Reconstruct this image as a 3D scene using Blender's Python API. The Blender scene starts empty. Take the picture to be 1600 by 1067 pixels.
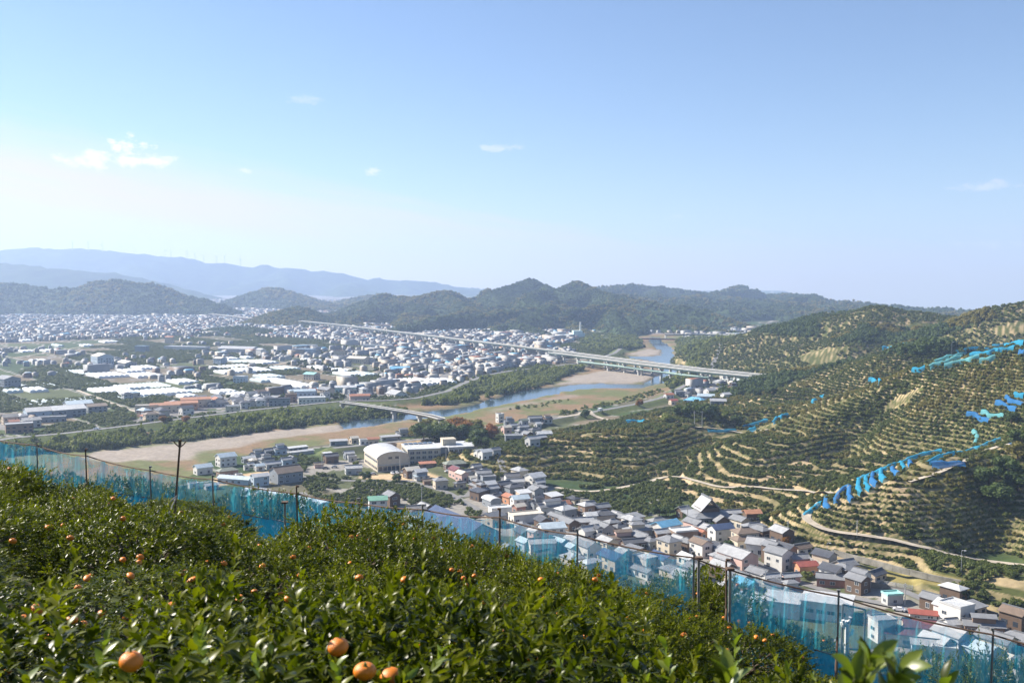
import bpy, math, random
import numpy as np
from math import radians, sin, cos, atan, pi

random.seed(7)
rng = np.random.default_rng(7)
scene = bpy.context.scene
COL = scene.collection

# ------------------------------------------------------------------ camera, sky, sun, exposure
F = 1556.0          # focal length in photograph pixels (35 mm lens)
CAMZ = 120.0
PITCH = atan((533.5 - 440.0) / F)
cam_d = bpy.data.cameras.new("camera")
cam = bpy.data.objects.new("camera", cam_d)
COL.objects.link(cam)
cam.location = (0, 0, CAMZ)
cam.rotation_euler = (pi / 2 - PITCH, 0, 0)
cam_d.lens = 35.0
cam_d.sensor_width = 36.0
cam_d.sensor_fit = 'HORIZONTAL'
cam_d.clip_start = 0.1
cam_d.clip_end = 60000
cam_d.dof.use_dof = True
cam_d.dof.focus_distance = 90.0
cam_d.dof.aperture_fstop = 6.3
scene.camera = cam

SUN_AZ, SUN_EL = -66.0, 35.0      # degrees left of the view direction, above the horizon
world = bpy.data.worlds.new("World")
scene.world = world
world.use_nodes = True
wt = world.node_tree
wt.nodes.clear()
w_out = wt.nodes.new("ShaderNodeOutputWorld")
w_bg = wt.nodes.new("ShaderNodeBackground")
w_bg.inputs[1].default_value = 0.05
sky = wt.nodes.new("ShaderNodeTexSky")
sky.sky_type = 'NISHITA'
sky.sun_disc = False
sky.sun_elevation = radians(SUN_EL)
sky.sun_rotation = radians(SUN_AZ)
sky.altitude = 100
sky.air_density = 1.0
sky.dust_density = 0.1
sky.ozone_density = 2.0


def wnode(t, **k):
    n = wt.nodes.new(t)
    for a, b in k.items():
        setattr(n, a, b)
    return n


def wmath(op, a, b=None, c=None, clamp=False):
    n = wnode("ShaderNodeMath", operation=op, use_clamp=clamp)
    for i, v in enumerate((a, b, c)):
        if v is None:
            continue
        if isinstance(v, (int, float)):
            n.inputs[i].default_value = v
        else:
            wt.links.new(v, n.inputs[i])
    return n.outputs[0]


def wramp(v, lo, hi):
    n = wnode("ShaderNodeMapRange", interpolation_type='SMOOTHSTEP')
    wt.links.new(v, n.inputs[0])
    n.inputs[1].default_value = lo
    n.inputs[2].default_value = hi
    return n.outputs[0]


tc = wnode("ShaderNodeTexCoord")
sep = wnode("ShaderNodeSeparateXYZ")
wt.links.new(tc.outputs["Generated"], sep.inputs[0])
dx, dy, dz = sep.outputs
az = wmath('ARCTAN2', dx, dy)                       # azimuth, 0 straight ahead, negative to the left
el = wmath('ARCSINE', dz)
# a thin veil of cirrus, lying low, thicker towards the sun
cmb = wnode("ShaderNodeCombineXYZ")
wt.links.new(wmath('MULTIPLY', az, 2.2), cmb.inputs[0])
wt.links.new(wmath('MULTIPLY', wmath('ADD', el, wmath('MULTIPLY', az, 0.16)), 22.0), cmb.inputs[1])
nz = wnode("ShaderNodeTexNoise")
nz.inputs["Scale"].default_value = 1.25
nz.inputs["Detail"].default_value = 7
nz.inputs["Roughness"].default_value = 0.55
wt.links.new(cmb.outputs[0], nz.inputs["Vector"])
veil_n = wramp(nz.outputs[0], 0.36, 0.66)
edge = wmath('ADD', 0.065, wmath('MULTIPLY', az, -0.17))      # upper edge of the veil, higher towards the sun
edge = wmath('MINIMUM', wmath('MAXIMUM', edge, 0.045), 0.16)
nz3 = wnode("ShaderNodeTexNoise")
nz3.inputs["Scale"].default_value = 3.2
nz3.inputs["Detail"].default_value = 6
wt.links.new(cmb.outputs[0], nz3.inputs["Vector"])
rel = wmath('DIVIDE', wmath('ADD', el, wmath('MULTIPLY', wmath('SUBTRACT', nz3.outputs[0], 0.5), 0.05)), edge)
veil_top = wmath('SUBTRACT', 1.0, wramp(rel, 0.62, 1.12))
toward = wramp(wmath('ABSOLUTE', wmath('ADD', az, 0.75)), 1.7, 0.35)
veil = wmath('MULTIPLY', wmath('MULTIPLY', veil_top, toward), wmath('MULTIPLY_ADD', veil_n, 0.34, 0.62))
# small fair-weather cumulus puffs
v2 = wnode("ShaderNodeCombineXYZ")
wt.links.new(wmath('MULTIPLY', az, 52.0), v2.inputs[0])
wt.links.new(wmath('MULTIPLY', el, 95.0), v2.inputs[1])
nz2 = wnode("ShaderNodeTexNoise")
nz2.inputs["Scale"].default_value = 1.1
nz2.inputs["Detail"].default_value = 8
nz2.inputs["Roughness"].default_value = 0.62
wt.links.new(v2.outputs[0], nz2.inputs["Vector"])


def puff(a0, e0, ra, re, amt):
    q = wmath('ADD', wmath('POWER', wmath('ABSOLUTE', wmath('DIVIDE', wmath('SUBTRACT', az, a0), ra)), 2.0),
              wmath('POWER', wmath('ABSOLUTE', wmath('DIVIDE', wmath('SUBTRACT', el, e0), re)), 2.0))
    m = wmath('SUBTRACT', wmath('MULTIPLY', nz2.outputs[0], 5.0), wmath('ADD', q, 1.72))
    return wmath('MULTIPLY', wramp(m, 0.0, 1.1), amt)


def pix_dir(px, py):
    u = (px - 800) / F
    v = -(py - 533.5) / F
    d = np.array([u, cos(PITCH) + v * sin(PITCH), -sin(PITCH) + v * cos(PITCH)])
    d /= np.linalg.norm(d)
    return float(np.arctan2(d[0], d[1])), float(np.arcsin(d[2]))


puffs = None
for (px, py, rx, ry, amt) in [(205, 236, 36, 26, 1.0), (150, 250, 60, 18, .75), (245, 250, 30, 14, .8), (583, 268, 17, 9, .65), (383, 268, 12, 5, .45),
                              (778, 230, 40, 8, .35), (1548, 290, 60, 9, .33), (1045, 340, 26, 6, .25), (1545, 382, 60, 7, .28), (480, 158, 36, 10, .22)]:
    a0, e0 = pix_dir(px, py)
    p = puff(a0, e0, rx / F, ry / F, amt)
    puffs = p if puffs is None else wmath('MAXIMUM', puffs, p)
cl = veil
mix = wnode("ShaderNodeMix", data_type='RGBA')
wt.links.new(cl, mix.inputs[0])
wb = wnode("ShaderNodeVectorMath", operation='MULTIPLY')
wb.inputs[1].default_value = (1.0, 1.06, 1.2)
# below the horizon the sky goes on as it is at the horizon
zc = wnode("ShaderNodeCombineXYZ")
wt.links.new(dx, zc.inputs[0])
wt.links.new(dy, zc.inputs[1])
wt.links.new(wmath('MAXIMUM', dz, 0.004), zc.inputs[2])
nv = wnode("ShaderNodeVectorMath", operation='NORMALIZE')
wt.links.new(zc.outputs[0], nv.inputs[0])
wt.links.new(nv.outputs[0], sky.inputs[0])
wt.links.new(sky.outputs[0], wb.inputs[0])
wt.links.new(wb.outputs[0], mix.inputs[6])
mix.inputs[7].default_value = (8.2, 6.7, 5.9, 1)
mix2 = wnode("ShaderNodeMix", data_type='RGBA')
wt.links.new(puffs, mix2.inputs[0])
wt.links.new(mix.outputs[2], mix2.inputs[6])
mix2.inputs[7].default_value = (10.5, 9.6, 9.2, 1)
wt.links.new(mix2.outputs[2], w_bg.inputs[0])
wt.links.new(w_bg.outputs[0], w_out.inputs[0])

sun_d = bpy.data.lights.new("sun", 'SUN')
sun_d.energy = 4.7
sun_d.angle = radians(0.53)
sun_d.color = (1.0, 0.93, 0.82)
sun = bpy.data.objects.new("sun", sun_d)
COL.objects.link(sun)
from mathutils import Vector, Matrix
SUN_DIR = Vector((sin(radians(SUN_AZ)) * cos(radians(SUN_EL)), cos(radians(SUN_AZ)) * cos(radians(SUN_EL)), sin(radians(SUN_EL))))
sun.rotation_euler = SUN_DIR.to_track_quat('Z', 'Y').to_euler()
sun.location = (0, 0, 900)

scene.view_settings.view_transform = 'Standard'
scene.view_settings.look = 'None'
scene.view_settings.gamma = 1.0
scene.view_settings.use_curve_mapping = False
scene.view_settings.exposure = 1.28
scene.render.engine = 'CYCLES'
scene.cycles.volume_bounces = 1
scene.cycles.max_bounces = 6
scene.cycles.transparent_max_bounces = 12
scene.cycles.diffuse_bounces = 3
scene.cycles.transmission_bounces = 4

# ------------------------------------------------------------------ helpers


def pray(px, py):
    u = (px - 800) / F
    v = -(py - 533.5) / F
    return u, cos(PITCH) + v * sin(PITCH), -sin(PITCH) + v * cos(PITCH)


def G(px, py, z=0.0):
    """point of the horizontal plane z seen at a photograph pixel"""
    a, b, c = pray(px, py)
    t = (z - CAMZ) / c
    return np.array([a * t, b * t, z])


def D(px, py, d):
    """point at forward distance d"""
    a, b, c = pray(px, py)
    t = d / b
    return np.array([a * t, d, CAMZ + c * t])


def pix(p):
    """photograph pixel of a world point (used to order and describe things)"""
    x, y, z = p[0], p[1], p[2] - CAMZ
    f = y * cos(PITCH) - z * sin(PITCH)
    u = y * sin(PITCH) + z * cos(PITCH)
    return 800 + F * x / f, 533.5 - F * u / f


def vnoise(x, y, seed=0):
    xi = np.floor(x).astype(np.int64)
    yi = np.floor(y).astype(np.int64)
    xf = x - xi
    yf = y - yi
    xf = xf * xf * (3 - 2 * xf)
    yf = yf * yf * (3 - 2 * yf)

    def h(a, b):
        n = (a * 374761393 + b * 668265263 + seed * 974634777) & 0xffffffff
        n = ((n ^ (n >> 13)) * 1274126177) & 0xffffffff
        return ((n ^ (n >> 16)) & 0xffff) / 65535.0
    a = h(xi, yi)
    b = h(xi + 1, yi)
    c = h(xi, yi + 1)
    d = h(xi + 1, yi + 1)
    return (a * (1 - xf) + b * xf) * (1 - yf) + (c * (1 - xf) + d * xf) * yf


def fbm(x, y, oct=4, seed=0, gain=0.5):
    s = 0.0
    a = 1.0
    t = 0.0
    for i in range(oct):
        s = s + a * vnoise(x * 2 ** i + 17.3 * i, y * 2 ** i - 9.1 * i, seed + i)
        t += a
        a *= gain
    return s / t - 0.5


def sstep(a, b, x):
    t = np.clip((x - a) / (b - a), 0, 1)
    return t * t * (3 - 2 * t)


def inpoly(x, y, poly):
    r = np.zeros(np.shape(x), bool)
    n = len(poly)
    for i in range(n):
        x1, y1 = poly[i][0], poly[i][1]
        x2, y2 = poly[(i + 1) % n][0], poly[(i + 1) % n][1]
        if y1 == y2:
            continue
        c = ((y1 > y) != (y2 > y)) & (x < (x2 - x1) * (y - y1) / (y2 - y1) + x1)
        r ^= c
    return r


def segdist(x, y, pts, closed=False):
    best = np.full(np.shape(x), 1e18)
    bz = np.zeros(np.shape(x))
    n = len(pts)
    for i in range(n if closed else n - 1):
        p, q = pts[i], pts[(i + 1) % n]
        ex, ey = q[0] - p[0], q[1] - p[1]
        L = ex * ex + ey * ey + 1e-9
        t = np.clip(((x - p[0]) * ex + (y - p[1]) * ey) / L, 0, 1)
        d2 = (x - p[0] - t * ex) ** 2 + (y - p[1] - t * ey) ** 2
        m = d2 < best
        best = np.where(m, d2, best)
        if len(p) > 2:
            bz = np.where(m, p[2] + t * (q[2] - p[2]), bz)
    return np.sqrt(best), bz


def sdf(x, y, poly):
    d, _ = segdist(x, y, poly, True)
    return np.where(inpoly(x, y, poly), -d, d)


def ridge(x, y, pts, slope, rnd=8.0):
    """a rounded ridge: for every segment its height minus slope times distance"""
    out = np.full(np.shape(x), -1e9)
    for i in range(len(pts) - 1):
        p, q = pts[i], pts[i + 1]
        ex, ey = q[0] - p[0], q[1] - p[1]
        L = ex * ex + ey * ey + 1e-9
        t = np.clip(((x - p[0]) * ex + (y - p[1]) * ey) / L, 0, 1)
        d2 = (x - p[0] - t * ex) ** 2 + (y - p[1] - t * ey) ** 2
        v = p[2] + t * (q[2] - p[2]) - slope * (np.sqrt(d2 + rnd * rnd) - rnd)
        out = np.maximum(out, v)
    return out


def smax(a, b, k=6.0):
    h = np.clip(0.5 + 0.5 * (a - b) / k, 0, 1)
    return b * (1 - h) + a * h + k * h * (1 - h)


# ------------------------------------------------------------------ materials
def mat(name, col=(.5, .5, .5), rough=.8, spec=.3, noise=0.0, nscale=1.0, bump=0.0, bscale=5.0, attr=None, coords='Object',
        trans=0.0, metal=0.0, tintvar=0.0, wave=None, coat=0.0):
    """a principled material with procedural blotches, optional per-face tint attribute and fine relief"""
    m = bpy.data.materials.new(name)
    m.use_nodes = True
    nt = m.node_tree
    b = nt.nodes["Principled BSDF"]
    b.inputs["Roughness"].default_value = rough
    b.inputs["Specular IOR Level"].default_value = spec
    b.inputs["Metallic"].default_value = metal
    b.inputs["Coat Weight"].default_value = coat
    tcn = nt.nodes.new("ShaderNodeTexCoord")
    vec = tcn.outputs["Object"]
    if coords == 'World':
        geo = nt.nodes.new("ShaderNodeNewGeometry")
        vec = geo.outputs["Position"]
    cur = None
    if attr:
        a = nt.nodes.new("ShaderNodeAttribute")
        a.attribute_name = attr
        cur = a.outputs["Color"]
    else:
        r = nt.nodes.new("ShaderNodeRGB")
        r.outputs[0].default_value = (*col, 1)
        cur = r.outputs[0]
    if noise > 0:
        n = nt.nodes.new("ShaderNodeTexNoise")
        n.inputs["Scale"].default_value = nscale
        n.inputs["Detail"].default_value = 5
        n.inputs["Roughness"].default_value = .65
        nt.links.new(vec, n.inputs["Vector"])
        mr = nt.nodes.new("ShaderNodeMapRange")
        mr.inputs[1].default_value = .3
        mr.inputs[2].default_value = .7
        mr.inputs[3].default_value = 1 - noise
        mr.inputs[4].default_value = 1 + noise
        nt.links.new(n.outputs[0], mr.inputs[0])
        mx = nt.nodes.new("ShaderNodeVectorMath")
        mx.operation = 'SCALE'
        nt.links.new(cur, mx.inputs[0])
        nt.links.new(mr.outputs[0], mx.inputs["Scale"])
        cur = mx.outputs[0]
    if tintvar > 0:
        a = nt.nodes.new("ShaderNodeAttribute")
        a.attribute_name = "tint"
        oi = nt.nodes.new("ShaderNodeObjectInfo")
        ad = nt.nodes.new("ShaderNodeMath")
        ad.operation = 'MULTIPLY_ADD'
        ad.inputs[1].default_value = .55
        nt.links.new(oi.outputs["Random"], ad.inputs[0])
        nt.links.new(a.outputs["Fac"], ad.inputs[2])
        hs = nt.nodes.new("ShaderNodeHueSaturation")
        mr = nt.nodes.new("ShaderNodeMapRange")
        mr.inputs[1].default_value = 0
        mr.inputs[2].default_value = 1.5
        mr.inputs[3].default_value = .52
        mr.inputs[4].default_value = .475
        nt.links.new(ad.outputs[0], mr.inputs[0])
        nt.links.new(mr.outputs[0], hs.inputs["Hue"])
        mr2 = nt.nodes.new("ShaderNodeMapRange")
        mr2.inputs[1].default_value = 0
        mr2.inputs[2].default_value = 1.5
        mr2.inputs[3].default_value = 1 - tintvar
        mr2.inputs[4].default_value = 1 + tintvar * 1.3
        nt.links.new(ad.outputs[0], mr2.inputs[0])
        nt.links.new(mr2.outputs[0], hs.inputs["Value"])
        nt.links.new(cur, hs.inputs["Color"])
        cur = hs.outputs[0]
    nt.links.new(cur, b.inputs["Base Color"])
    hgt = None
    if bump > 0:
        n = nt.nodes.new("ShaderNodeTexNoise")
        n.inputs["Scale"].default_value = bscale
        n.inputs["Detail"].default_value = 6
        nt.links.new(vec, n.inputs["Vector"])
        hgt = n.outputs[0]
    if wave:
        wv = nt.nodes.new("ShaderNodeTexWave")
        wv.bands_direction = wave[0]
        wv.inputs["Scale"].default_value = wave[1]
        nt.links.new(vec, wv.inputs["Vector"])
        hgt = wv.outputs[0]
        bump = wave[2]
    if hgt is not None:
        bp = nt.nodes.new("ShaderNodeBump")
        bp.inputs["Strength"].default_value = 1.0
        bp.inputs["Distance"].default_value = bump
        nt.links.new(hgt, bp.inputs["Height"])
        nt.links.new(bp.outputs[0], b.inputs["Normal"])
    if trans > 0:
        out = nt.nodes["Material Output"]
        tr = nt.nodes.new("ShaderNodeBsdfTranslucent")
        sc = nt.nodes.new("ShaderNodeVectorMath")
        sc.operation = 'MULTIPLY'
        sc.inputs[1].default_value = (1.6, 1.8, .6)
        nt.links.new(cur, sc.inputs[0])
        nt.links.new(sc.outputs[0], tr.inputs[0])
        ms = nt.nodes.new("ShaderNodeMixShader")
        ms.inputs[0].default_value = trans
        nt.links.new(b.outputs[0], ms.inputs[1])
        nt.links.new(tr.outputs[0], ms.inputs[2])
        nt.links.new(ms.outputs[0], out.inputs["Surface"])
    return m


def net_mat(name, col, open_, fold=6.0):
    """woven blue net: threads with open mesh between, denser where the net hangs in folds"""
    m = bpy.data.materials.new(name)
    m.use_nodes = True
    nt = m.node_tree
    nt.nodes.clear()
    out = nt.nodes.new("ShaderNodeOutputMaterial")
    d = nt.nodes.new("ShaderNodeBsdfDiffuse")
    t = nt.nodes.new("ShaderNodeBsdfTranslucent")
    d.inputs[0].default_value = (*col, 1)
    t.inputs[0].default_value = (*col, 1)
    ms = nt.nodes.new("ShaderNodeMixShader")
    ms.inputs[0].default_value = .5
    nt.links.new(d.outputs[0], ms.inputs[1])
    nt.links.new(t.outputs[0], ms.inputs[2])
    tp = nt.nodes.new("ShaderNodeBsdfTransparent")
    mo = nt.nodes.new("ShaderNodeMixShader")
    tcn = nt.nodes.new("ShaderNodeTexCoord")
    n = nt.nodes.new("ShaderNodeTexNoise")
    n.inputs["Scale"].default_value = fold
    n.inputs["Detail"].default_value = 5
    n.inputs["Distortion"].default_value = 1.2
    mp = nt.nodes.new("ShaderNodeMapping")
    mp.inputs["Scale"].default_value = (1, 1, .45)
    nt.links.new(tcn.outputs["Object"], mp.inputs[0])
    nt.links.new(mp.outputs[0], n.inputs["Vector"])
    mr = nt.nodes.new("ShaderNodeMapRange")
    mr.inputs[1].default_value = .3
    mr.inputs[2].default_value = .75
    mr.inputs[3].default_value = max(0, 1 - open_ - .18)
    mr.inputs[4].default_value = min(1, 1 - open_ + .30)
    nt.links.new(n.outputs[0], mr.inputs[0])
    nt.links.new(mr.outputs[0], mo.inputs[0])
    nt.links.new(tp.outputs[0], mo.inputs[1])
    nt.links.new(ms.outputs[0], mo.inputs[2])
    nt.links.new(mo.outputs[0], out.inputs["Surface"])
    return m


# ------------------------------------------------------------------ objects
def mesh(name, verts, faces, material=None, smooth=False):
    me = bpy.data.meshes.new(name)
    me.from_pydata([tuple(map(float, v)) for v in verts], [], faces)
    if material is not None:
        for m in (material if isinstance(material, (list, tuple)) else [material]):
            me.materials.append(m)
    if smooth:
        me.polygons.foreach_set("use_smooth", [True] * len(me.polygons))
    me.update()
    return me


def fast_mesh(name, V, Q, material=None, smooth=False, color=None, tint=None):
    """numpy arrays: V (n,3), Q (m,4) or (m,3)"""
    V = np.asarray(V, np.float32)
    Q = np.asarray(Q, np.int32)
    me = bpy.data.meshes.new(name)
    k = Q.shape[1]
    me.vertices.add(len(V))
    me.vertices.foreach_set("co", V.ravel())
    me.loops.add(Q.size)
    me.loops.foreach_set("vertex_index", Q.ravel())
    me.polygons.add(len(Q))
    me.polygons.foreach_set("loop_start", np.arange(len(Q), dtype=np.int32) * k)
    me.polygons.foreach_set("loop_total", np.full(len(Q), k, np.int32))
    if smooth:
        me.polygons.foreach_set("use_smooth", np.ones(len(Q), bool))
    if color is not None:
        dom = 'POINT' if len(color) == len(V) else 'FACE'
        a = me.attributes.new("Col", 'FLOAT_COLOR', dom)
        c4 = np.ones((len(color), 4), np.float32)
        c4[:, :3] = color
        a.data.foreach_set("color", c4.ravel())
    if tint is not None:
        a = me.attributes.new("tint", 'FLOAT', 'FACE')
        a.data.foreach_set("value", np.asarray(tint, np.float32))
    if material is not None:
        me.materials.append(material)
    me.update(calc_edges=True)
    me.validate()
    return me


def obj(name, data, parent=None, loc=None, rz=None, scale=None):
    o = bpy.data.objects.new(name, data)
    COL.objects.link(o)
    if parent is not None:
        o.parent = parent
    if loc is not None:
        o.location = [float(v) for v in loc]
    if rz is not None:
        o.rotation_euler = (0, 0, rz)
    if scale is not None:
        o.scale = scale if hasattr(scale, '__len__') else (scale,) * 3
    return o


def tag(o, label=None, cat=None, group=None, kind=None):
    if label:
        o['label'] = label
    if cat:
        o['category'] = cat
    if group:
        o['group'] = group
    if kind:
        o['kind'] = kind
    return o


def struct(o):
    o['kind'] = 'structure'
    return o


class MB:
    def __init__(s):
        s.v = []
        s.f = []

    def add(s, V, Fc):
        b = len(s.v)
        s.v += [tuple(map(float, v)) for v in V]
        s.f += [tuple(i + b for i in f) for f in Fc]

    def box(s, x0, x1, y0, y1, z0, z1):
        s.add([(x0, y0, z0), (x1, y0, z0), (x1, y1, z0), (x0, y1, z0), (x0, y0, z1), (x1, y0, z1), (x1, y1, z1), (x0, y1, z1)],
              [(0, 3, 2, 1), (4, 5, 6, 7), (0, 1, 5, 4), (1, 2, 6, 5), (2, 3, 7, 6), (3, 0, 4, 7)])

    def tube(s, pts, r, n=8, cap=True, r2=None):
        pts = [Vector([float(c) for c in p]) for p in pts]
        b = len(s.v)
        for i, p in enumerate(pts):
            d = (pts[min(i + 1, len(pts) - 1)] - pts[max(i - 1, 0)]).normalized()
            a = d.orthogonal().normalized() if abs(d.z) > .95 else d.cross(Vector((0, 0, 1))).normalized()
            c = d.cross(a)
            rr = r if r2 is None else r + (r2 - r) * i / (len(pts) - 1)
            for k in range(n):
                q = p + a * (rr * cos(2 * pi * k / n)) + c * (rr * sin(2 * pi * k / n))
                s.v.append(tuple(q))
        for i in range(len(pts) - 1):
            for k in range(n):
                k2 = (k + 1) % n
                s.f.append((b + i * n + k, b + i * n + k2, b + (i + 1) * n + k2, b + (i + 1) * n + k))
        if cap:
            s.f.append(tuple(b + k for k in range(n))[::-1])
            s.f.append(tuple(b + (len(pts) - 1) * n + k for k in range(n)))

    def data(s, name, m, smooth=False):
        return mesh(name, s.v, s.f, m, smooth)


def copy_tree(o, parent=None):
    c = o.copy()
    COL.objects.link(c)
    c.parent = parent
    for ch in o.children:
        copy_tree(ch, c)
    return c


def scatter(name, P, S, R, protos, pick, label=None, cat=None, sz=None):
    """many small plants as ONE mass: points instanced with geometry nodes"""
    P = np.asarray(P, np.float32)
    me = bpy.data.meshes.new(name)
    me.vertices.add(len(P))
    me.vertices.foreach_set("co", P.ravel())
    for an, arr in (("sc", S), ("rz", R), ("szz", sz if sz is not None else S)):
        a = me.attributes.new(an, 'FLOAT', 'POINT')
        a.data.foreach_set("value", np.asarray(arr, np.float32))
    a = me.attributes.new("pk", 'INT', 'POINT')
    a.data.foreach_set("value", np.asarray(pick, np.int32))
    o = obj(name, me)
    pc = bpy.data.collections.new(name + "_kinds")
    for p in protos:
        pc.objects.link(p)
    ng = bpy.data.node_groups.new(name, 'GeometryNodeTree')
    ng.interface.new_socket("Geometry", in_out='INPUT', socket_type='NodeSocketGeometry')
    ng.interface.new_socket("Geometry", in_out='OUTPUT', socket_type='NodeSocketGeometry')
    gi = ng.nodes.new("NodeGroupInput")
    go = ng.nodes.new("NodeGroupOutput")
    ip = ng.nodes.new("GeometryNodeInstanceOnPoints")
    ci = ng.nodes.new("GeometryNodeCollectionInfo")
    ci.inputs[0].default_value = pc
    ci.inputs[1].default_value = True
    ci.inputs[2].default_value = True

    def at(nm, t):
        n = ng.nodes.new("GeometryNodeInputNamedAttribute")
        n.data_type = t
        n.inputs[0].default_value = nm
        return n.outputs[0]
    cx = ng.nodes.new("ShaderNodeCombineXYZ")
    ng.links.new(at("rz", 'FLOAT'), cx.inputs[2])
    cs = ng.nodes.new("ShaderNodeCombineXYZ")
    s_ = at("sc", 'FLOAT')
    ng.links.new(s_, cs.inputs[0])
    ng.links.new(s_, cs.inputs[1])
    ng.links.new(at("szz", 'FLOAT'), cs.inputs[2])
    ng.links.new(gi.outputs[0], ip.inputs["Points"])
    ng.links.new(ci.outputs[0], ip.inputs["Instance"])
    ip.inputs["Pick Instance"].default_value = True
    ng.links.new(at("pk", 'INT'), ip.inputs["Instance Index"])
    ng.links.new(cx.outputs[0], ip.inputs["Rotation"])
    ng.links.new(cs.outputs[0], ip.inputs["Scale"])
    ng.links.new(ip.outputs[0], go.inputs[0])
    md = o.modifiers.new("scatter", 'NODES')
    md.node_group = ng
    tag(o, label, cat, kind='stuff')
    return o


def ordinal(n):
    w = ["zeroth", "first", "second", "third", "fourth", "fifth", "sixth", "seventh", "eighth", "ninth", "tenth", "eleventh", "twelfth",
         "thirteenth", "fourteenth", "fifteenth", "sixteenth", "seventeenth", "eighteenth", "nineteenth", "twentieth"]
    if n < len(w):
        return w[n]
    tens = ["", "", "twenty", "thirty", "forty", "fifty", "sixty", "seventy", "eighty", "ninety"]
    if n % 10 == 0:
        return {20: "twentieth"}.get(n, tens[n // 10][:-1] + "ieth")
    return tens[n // 10] + "-" + w[n % 10]

# ------------------------------------------------------------------ the lie of the land


def W(pts, z=0.0):
    return [tuple(G(a, b, z)) for a, b in pts]


def RD(pts):
    return [tuple(D(a, b, d)) for a, b, d in pts]


LEV_FAR = W([(-500, 765), (-150, 712), (20, 684), (100, 677), (200, 665), (300, 652), (400, 640), (480, 632), (540, 626), (600, 626), (650, 622), (700, 611),
             (722, 600), (760, 586), (800, 579), (860, 573), (915, 566), (960, 552), (975, 540)], 4.0)
LEV_NEAR = W([(520, 700), (600, 692), (680, 684), (740, 674), (800, 664), (860, 655), (930, 643), (990, 632), (1032, 622), (1065, 605), (1105, 583), (1128, 567), (1120, 552), (1100, 538)], 4.0)
FLOOD = W([(-500, 800), (0, 704), (100, 694), (300, 669), (500, 645), (560, 640), (620, 636), (700, 626), (760, 607), (850, 589), (925, 575), (960, 560), (972, 545),
           (985, 530), (995, 522), (1065, 522), (1078, 545), (1090, 560), (1070, 590), (1040, 612), (1000, 625), (930, 637), (860, 650), (780, 663), (700, 677), (620, 684), (560, 688),
           (500, 696), (440, 704), (380, 712), (320, 722), (290, 745), (200, 790), (-500, 950)], -1.0)
RIVER = W([(540, 660), (600, 652), (640, 646), (680, 640), (715, 637), (745, 632), (800, 615), (850, 606), (900, 601), (940, 599), (975, 600.3), (1005, 600.5), (1025, 591), (1034, 582),
           (1036, 572), (1028, 566), (1000, 562), (982, 559), (980, 556), (1010, 557), (1036, 555), (1034, 548), (1022, 540), (1016, 534), (1018, 527), (1032, 527), (1034, 534), (1046, 542), (1053, 550), (1050, 559), (1058, 574), (1052, 588),
           (1033, 601), (1000, 607), (940, 607), (900, 610), (850, 618), (800, 630), (760, 638), (720, 645), (690, 651), (650, 656), (600, 663), (540, 670)], -2.2)
GRAVEL = [W(p, -1.0) for p in (
    [(120, 718), (145, 705), (250, 694), (400, 677), (540, 662), (640, 654), (640, 658), (560, 667), (470, 679), (400, 690), (330, 704), (300, 718), (180, 722)],
    [(865, 602), (890, 592), (930, 582), (985, 576), (1025, 577), (1030, 588), (1015, 597), (960, 599), (900, 601)],
    [(985, 553), (1010, 545), (1045, 548), (1040, 556), (1000, 558)],
    [(760, 640), (900, 615), (905, 617), (770, 645)])]
YARD = [W(p, 0.0) for p in ([(602, 696), (622, 688), (650, 686), (668, 690), (660, 704), (648, 712), (625, 708)],
                            [(565, 742), (660, 740), (690, 750), (640, 752), (560, 748)],
                            [(330, 748), (420, 735), (430, 745), (340, 760)])]
R1 = RD([(1760, 510, 640), (1600, 543, 680), (1500, 563, 700), (1450, 582, 715), (1390, 600, 728), (1330, 618, 740), (1290, 630, 750), (1220, 655, 750)])
R1B = RD([(830, 702, 650), (900, 690, 670), (1000, 678, 690), (1080, 670, 710), (1150, 662, 730), (1220, 652, 750), (1290, 640, 750)])
R2 = RD([(1760, 620, 500), (1600, 680, 482), (1500, 715, 472), (1400, 750, 462), (1330, 775, 453), (1282, 800, 447)])
R3 = RD([(1050, 549, 2000), (1120, 541, 1850), (1180, 527, 1700), (1230, 513, 1600), (1300, 488, 1480), (1375, 476, 1400), (1430, 483, 1370), (1480, 503, 1330), (1510, 520, 1300)])
R3B = RD([(1375, 476, 1400), (1360, 505, 1290), (1330, 535, 1180)])
R3C = RD([(1300, 488, 1480), (1270, 520, 1350), (1240, 550, 1250)])
R4 = RD([(1470, 522, 1250), (1520, 502, 1200), (1575, 480, 1150), (1640, 470, 1150), (1760, 480, 1100)])
K2 = RD([(1185, 602, 980), (1240, 584, 1000), (1300, 582, 1010)])
K3 = RD([(1420, 547, 880), (1460, 536, 900), (1500, 542, 900)])
K4 = RD([(1230, 612, 880), (1330, 588, 930), (1400, 562, 950), (1450, 548, 960)])
HALF = [(a, b, c * .55) for a, b, c in R1]


GULLY = [(RD([(1640, 690, 478), (1590, 745, 452), (1572, 800, 430), (1560, 860, 405)]), 15, 24), (RD([(1180, 640, 740), (1110, 690, 690), (1060, 735, 630), (1020, 780, 575)]), 9, 20), (RD([(1400, 640, 690), (1340, 690, 650), (1300, 730, 610)]), 9, 18)]


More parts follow.
